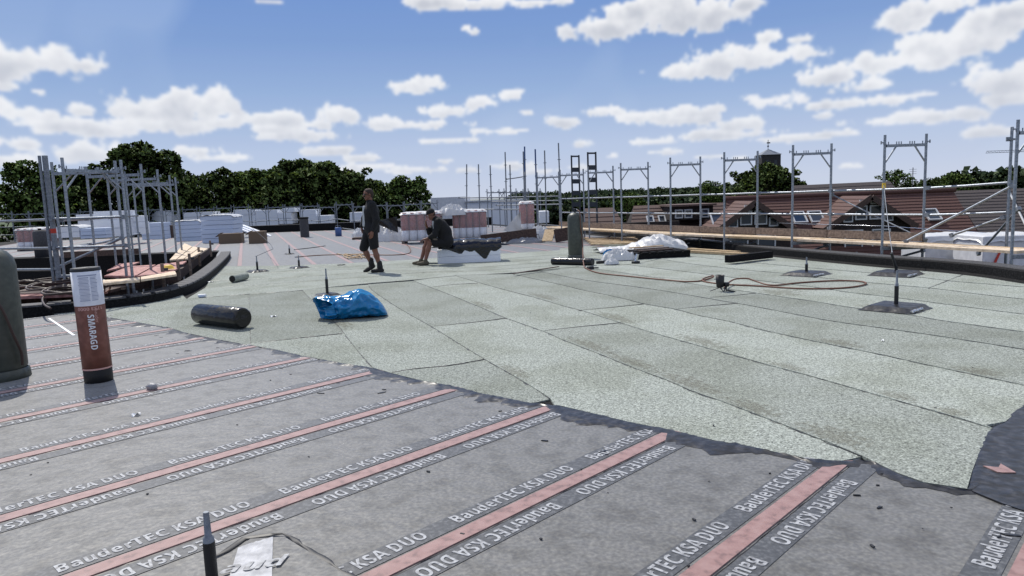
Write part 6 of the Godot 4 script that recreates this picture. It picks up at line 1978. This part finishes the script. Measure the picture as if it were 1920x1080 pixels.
func head(parent: Node3D, c: Vector3, face: Vector3, cap: bool, glasses: bool) -> void:   # c: middle of the head, face: looking direction
	var fwd := face.normalized()
	var rt := fwd.cross(Vector3.UP).normalized()
	var up := rt.cross(fwd)
	var P := func(f: float, u: float, r: float) -> Vector3: return c + fwd * f + up * u + rt * r
	var b := [[P.call(-0.02, 0.03, 0), P.call(0.015, 0.035, 0), 0.083, 0.076], [P.call(0.02, -0.05, 0), P.call(0.045, -0.085, 0), 0.058, 0.036], [P.call(0.085, 0.012, 0), P.call(0.112, -0.022, 0), 0.010, 0.015], [P.call(0.078, -0.055, -0.015), P.call(0.078, -0.055, 0.015), 0.014, 0.014], [P.call(0.075, 0.03, -0.035), P.call(0.075, 0.03, 0.035), 0.013, 0.013], [P.call(-0.01, 0.0, 0.08), P.call(-0.015, -0.035, 0.078), 0.014, 0.01], [P.call(-0.01, 0.0, -0.08), P.call(-0.015, -0.035, -0.078), 0.014, 0.01], [P.call(-0.02, -0.06, 0), P.call(-0.03, -0.16, 0), 0.054, 0.056]]
	mi("head", sd_mesh(b, 0.008, 0.016), M.skin, parent)
	for s in [-1, 1]:
		var st := mb()
		var e: Vector3 = P.call(0.078, 0.008, s * 0.031)
		tube(st, [e - fwd * 0.008, e + fwd * 0.008], 0.011, 10); obj("eye", st, M.white if not glasses else M.rubber, parent)
	var hair := [[P.call(-0.03, 0.045, 0), P.call(0.0, 0.05, 0), 0.088, 0.083], [P.call(-0.06, -0.01, 0), P.call(-0.055, -0.05, 0), 0.055, 0.045]]
	if not cap:
		mi("hair", sd_mesh(hair, 0.010, 0.03, [[(fwd - up * 0.75).normalized(), (fwd - up * 0.75).normalized().dot(P.call(0.018, 0.02, 0))]]), M.hair, parent)
	else:
		mi("hair", sd_mesh([[P.call(-0.05, 0.0, 0), P.call(-0.045, -0.05, 0), 0.062, 0.05]], 0.010, 0.016), M.hair, parent)
		mi("cap", sd_mesh([[P.call(-0.025, 0.05, 0), P.call(0.005, 0.05, 0), 0.092, 0.086], [P.call(0.08, 0.045, -0.03), P.call(0.08, 0.045, 0.016), 0.02, 0.02], [P.call(0.13, 0.03, -0.022), P.call(0.13, 0.03, 0.022), 0.012, 0.012]], 0.010, 0.02, [[-up, (-up).dot(P.call(0, 0.02, 0))]]), M.cloth, parent)
	if glasses:
		var st := mb()
		for s in [-1, 1]:
			var e: Vector3 = P.call(0.092, 0.010, s * 0.033)
			box(st, e, Vector3(0.052, 0.034, 0.012), Basis(rt, up, -fwd))
			tube(st, [P.call(0.086, 0.016, s * 0.06), P.call(0.0, 0.012, s * 0.088)], 0.005, 5)
		obj("sunglasses", st, M.black_film, parent)

func build_people() -> void:
	# standing, mid step, looking to the side
	var o := thing("person", "person in dark jacket and black shorts walking with sunglasses and black boots", "person", gp(702, 510, 0.014), 0.22)
	var hipL := V(0.0, 0.93, 0.10)
	var hipR := V(-0.04, 0.93, -0.10)
	var kneeL := V(0.03, 0.50, 0.10)
	var ankL := V(0.12, 0.11, 0.11)
	var kneeR := V(-0.19, 0.53, -0.10)
	var ankR := V(-0.05, 0.17, -0.11)
	var chest := V(0.01, 1.30, 0)
	var neck := V(-0.01, 1.50, 0)
	var shL := V(0.03, 1.44, 0.18)
	var elL := V(0.10, 1.13, 0.24)
	var wrL := V(0.00, 0.89, 0.22)
	var shR := V(0.01, 1.44, -0.18)
	var elR := V(-0.13, 1.16, -0.24)
	var wrR := V(-0.21, 0.97, -0.17)
	var body := [[V(0, 0.95, -0.05), V(0, 0.95, 0.05), 0.115, 0.115], [V(0, 1.0, 0), V(0, 1.15, 0), 0.13, 0.13], [V(0, 1.15, 0), chest, 0.13, 0.15], [chest + V(0, 0, -0.06), chest + V(0, 0, 0.06), 0.13, 0.13], [neck + V(0, -0.1, 0), neck, 0.06, 0.055],
		[V(0.01, 1.42, 0), shL, 0.07, 0.065], [V(0.01, 1.42, 0), shR, 0.07, 0.065], [shL, elL, 0.052, 0.042], [elL, wrL, 0.042, 0.028], [shR, elR, 0.052, 0.042], [elR, wrR, 0.042, 0.028],
		[hipL, kneeL, 0.085, 0.056], [kneeL, kneeL.lerp(ankL, 0.35), 0.054, 0.058], [kneeL.lerp(ankL, 0.35), ankL, 0.058, 0.037], [hipR, kneeR, 0.085, 0.056], [kneeR, kneeR.lerp(ankR, 0.35), 0.054, 0.058], [kneeR.lerp(ankR, 0.35), ankR, 0.058, 0.037]]
	var bm := mi("body", sd_mesh(body, 0.02, 0.04), M.skin, o)
	mi("hand", sd_mesh(hand_bones(wrL, V(-0.25, -1, 0.05), V(-0.3, 0, -0.9), 0.5), 0.006, 0.012), M.skin, o)
	mi("hand", sd_mesh(hand_bones(wrR, V(0.1, -1, 0.1), V(0.9, 0, 0.3), 0.6), 0.006, 0.012), M.skin, o)
	head(o, V(-0.035, 1.665, 0.01), V(-1, -0.06, 0.25), false, true)
	var jk := [[V(0, 0.96, -0.06), V(0, 0.96, 0.06), 0.15, 0.15], [V(0, 0.98, 0), V(0, 1.15, 0), 0.165, 0.16], [V(0, 1.15, 0), chest, 0.16, 0.17], [chest + V(0, 0, -0.07), chest + V(0, 0, 0.07), 0.15, 0.15], [neck + V(0, -0.08, 0), neck + V(0, 0.01, 0), 0.085, 0.075], [V(0.01, 1.41, 0), shL, 0.09, 0.085], [V(0.01, 1.41, 0), shR, 0.09, 0.085], [shL, elL, 0.078, 0.068], [elL, wrL + V(0.02, 0.03, 0), 0.068, 0.05], [shR, elR, 0.078, 0.068], [elR, wrR + V(0.01, 0.03, 0), 0.068, 0.05], [V(0.02, 0.9, 0.0), V(0.03, 0.8, 0.02), 0.13, 0.14]]
	mi("jacket", sd_mesh(jk, 0.02, 0.05, [[V(0, -1, 0), -0.85]]), M.cloth, o)
	mi("shirt", sd_mesh([[V(-0.135, 1.40, 0.06), V(-0.155, 1.02, 0.055), 0.035, 0.04]], 0.012, 0.02), M.shirt, o)
	var sh := [[V(0, 0.92, -0.06), V(0, 0.92, 0.06), 0.135, 0.135], [hipL, kneeL, 0.118, 0.098], [hipR, kneeR, 0.118, 0.098]]
	mi("shorts", sd_mesh(sh, 0.018, 0.04, [[V(0.25, -1, 0), -0.50], [V(0, 1, 0), 1.02]]), M.cloth2, o)
	for q in [[ankL, V(-0.95, 0, 0.18), 0.0], [ankR, V(-0.85, -0.42, 0.05), 0.05]]:
		var a: Vector3 = q[0]
		var d: Vector3 = q[1].normalized()
		var lowp := a + V(0, -0.075, 0)
		mi("boot", sd_mesh([[a + V(-0.005, 0.09, 0), a, 0.058, 0.056], [a, lowp, 0.056, 0.04], [lowp - d * 0.05, lowp + d * 0.08, 0.04, 0.042], [lowp + d * 0.08, lowp + d * 0.17, 0.044, 0.034]], 0.012, 0.03, [[V(0, -1, 0), -0.0]] if q[2] == 0.0 else []), M.boot, o)
	# seated, bent forward
	var q0 := gp(830, 495, 0.014)
	o = thing("person", "person in dark clothes and cap sitting bent forward on the insulation pack", "person", q0, 0.12)
	# x to the front is negative
	hipL = V(0.12, 0.50, 0.09); hipR = V(0.12, 0.50, -0.09)
	kneeL = V(-0.28, 0.52, 0.12); kneeR = V(-0.33, 0.56, -0.11)
	ankL = V(-0.40, 0.10, 0.14); ankR = V(-0.50, 0.10, -0.10)
	chest = V(-0.02, 0.90, 0)
	neck = V(-0.12, 1.06, 0)
	shL = V(-0.06, 1.0, 0.18); elL = V(-0.16, 0.70, 0.22); wrL = V(-0.33, 0.62, 0.12)
	shR = V(-0.06, 1.0, -0.18); elR = V(-0.26, 0.74, -0.20); wrR = V(-0.34, 0.92, -0.08)
	body = [[V(0.12, 0.52, -0.05), V(0.12, 0.52, 0.05), 0.12, 0.12], [V(0.1, 0.55, 0), V(0.06, 0.75, 0), 0.135, 0.135], [V(0.06, 0.75, 0), chest, 0.135, 0.15], [chest + V(0, 0, -0.06), chest + V(0, 0, 0.06), 0.12, 0.12], [chest + V(-0.05, 0.1, 0), neck + V(-0.04, 0.05, 0), 0.07, 0.055],
		[chest + V(-0.03, 0.09, 0), shL, 0.07, 0.065], [chest + V(-0.03, 0.09, 0), shR, 0.07, 0.065], [shL, elL, 0.052, 0.042], [elL, wrL, 0.042, 0.028], [shR, elR, 0.052, 0.042], [elR, wrR, 0.042, 0.028],
		[hipL, kneeL, 0.085, 0.056], [kneeL, kneeL.lerp(ankL, 0.35), 0.054, 0.058], [kneeL.lerp(ankL, 0.35), ankL, 0.058, 0.037], [hipR, kneeR, 0.085, 0.056], [kneeR, kneeR.lerp(ankR, 0.35), 0.054, 0.058], [kneeR.lerp(ankR, 0.35), ankR, 0.058, 0.037]]
	mi("body", sd_mesh(body, 0.02, 0.04), M.skin, o)
	mi("hand", sd_mesh(hand_bones(wrL, V(-1, -0.2, -0.3), V(0, -0.9, 0), 0.6), 0.006, 0.012), M.skin, o)
	mi("hand", sd_mesh(hand_bones(wrR, V(-0.05, 1, 0.3), V(0.9, 0.1, 0.2), 0.7), 0.006, 0.012), M.skin, o)
	head(o, V(-0.22, 1.17, 0.0), V(-1, -0.38, 0.12), true, false)
	jk = [[V(0.12, 0.54, -0.06), V(0.12, 0.54, 0.06), 0.155, 0.155], [V(0.1, 0.55, 0), V(0.07, 0.75, 0), 0.17, 0.17], [V(0.07, 0.75, 0), chest, 0.17, 0.165], [chest + V(0, 0, -0.07), chest + V(0, 0, 0.07), 0.145, 0.145], [chest + V(-0.03, 0.09, 0), shL, 0.09, 0.085], [chest + V(-0.03, 0.09, 0), shR, 0.09, 0.085], [chest + V(-0.05, 0.1, 0), neck + V(0.0, 0.0, 0), 0.09, 0.08], [shL, elL, 0.075, 0.066], [elL, elL.lerp(wrL, 0.6), 0.066, 0.055], [shR, elR, 0.075, 0.066], [elR, elR.lerp(wrR, 0.5), 0.066, 0.055]]
	mi("jacket", sd_mesh(jk, 0.02, 0.05), M.cloth2, o)
	mi("shirt", sd_mesh([[V(-0.17, 1.0, 0.05), V(-0.15, 0.82, 0.06), 0.03, 0.035]], 0.012, 0.02), M.shirt, o)
	mi("shorts", sd_mesh([[V(0.12, 0.5, -0.06), V(0.12, 0.5, 0.06), 0.135, 0.135], [hipL, kneeL, 0.115, 0.085], [hipR, kneeR, 0.115, 0.085]], 0.018, 0.04, [[V(-1, -0.35, 0), 0.06]]), M.cloth2, o)
	for q in [[ankL, V(-1, -0.02, 0.15)], [ankR, V(-1, -0.02, -0.05)]]:
		var a: Vector3 = q[0]
		var d: Vector3 = q[1].normalized()
		var lowp := a + V(0, -0.055, 0)
		mi("shoe", sd_mesh([[a + V(0.0, 0.01, 0), lowp, 0.05, 0.045], [lowp - d * 0.05, lowp + d * 0.09, 0.042, 0.045], [lowp + d * 0.09, lowp + d * 0.18, 0.044, 0.034]], 0.012, 0.03, [[V(0, -1, 0), 0.0]]), M.olive, o)
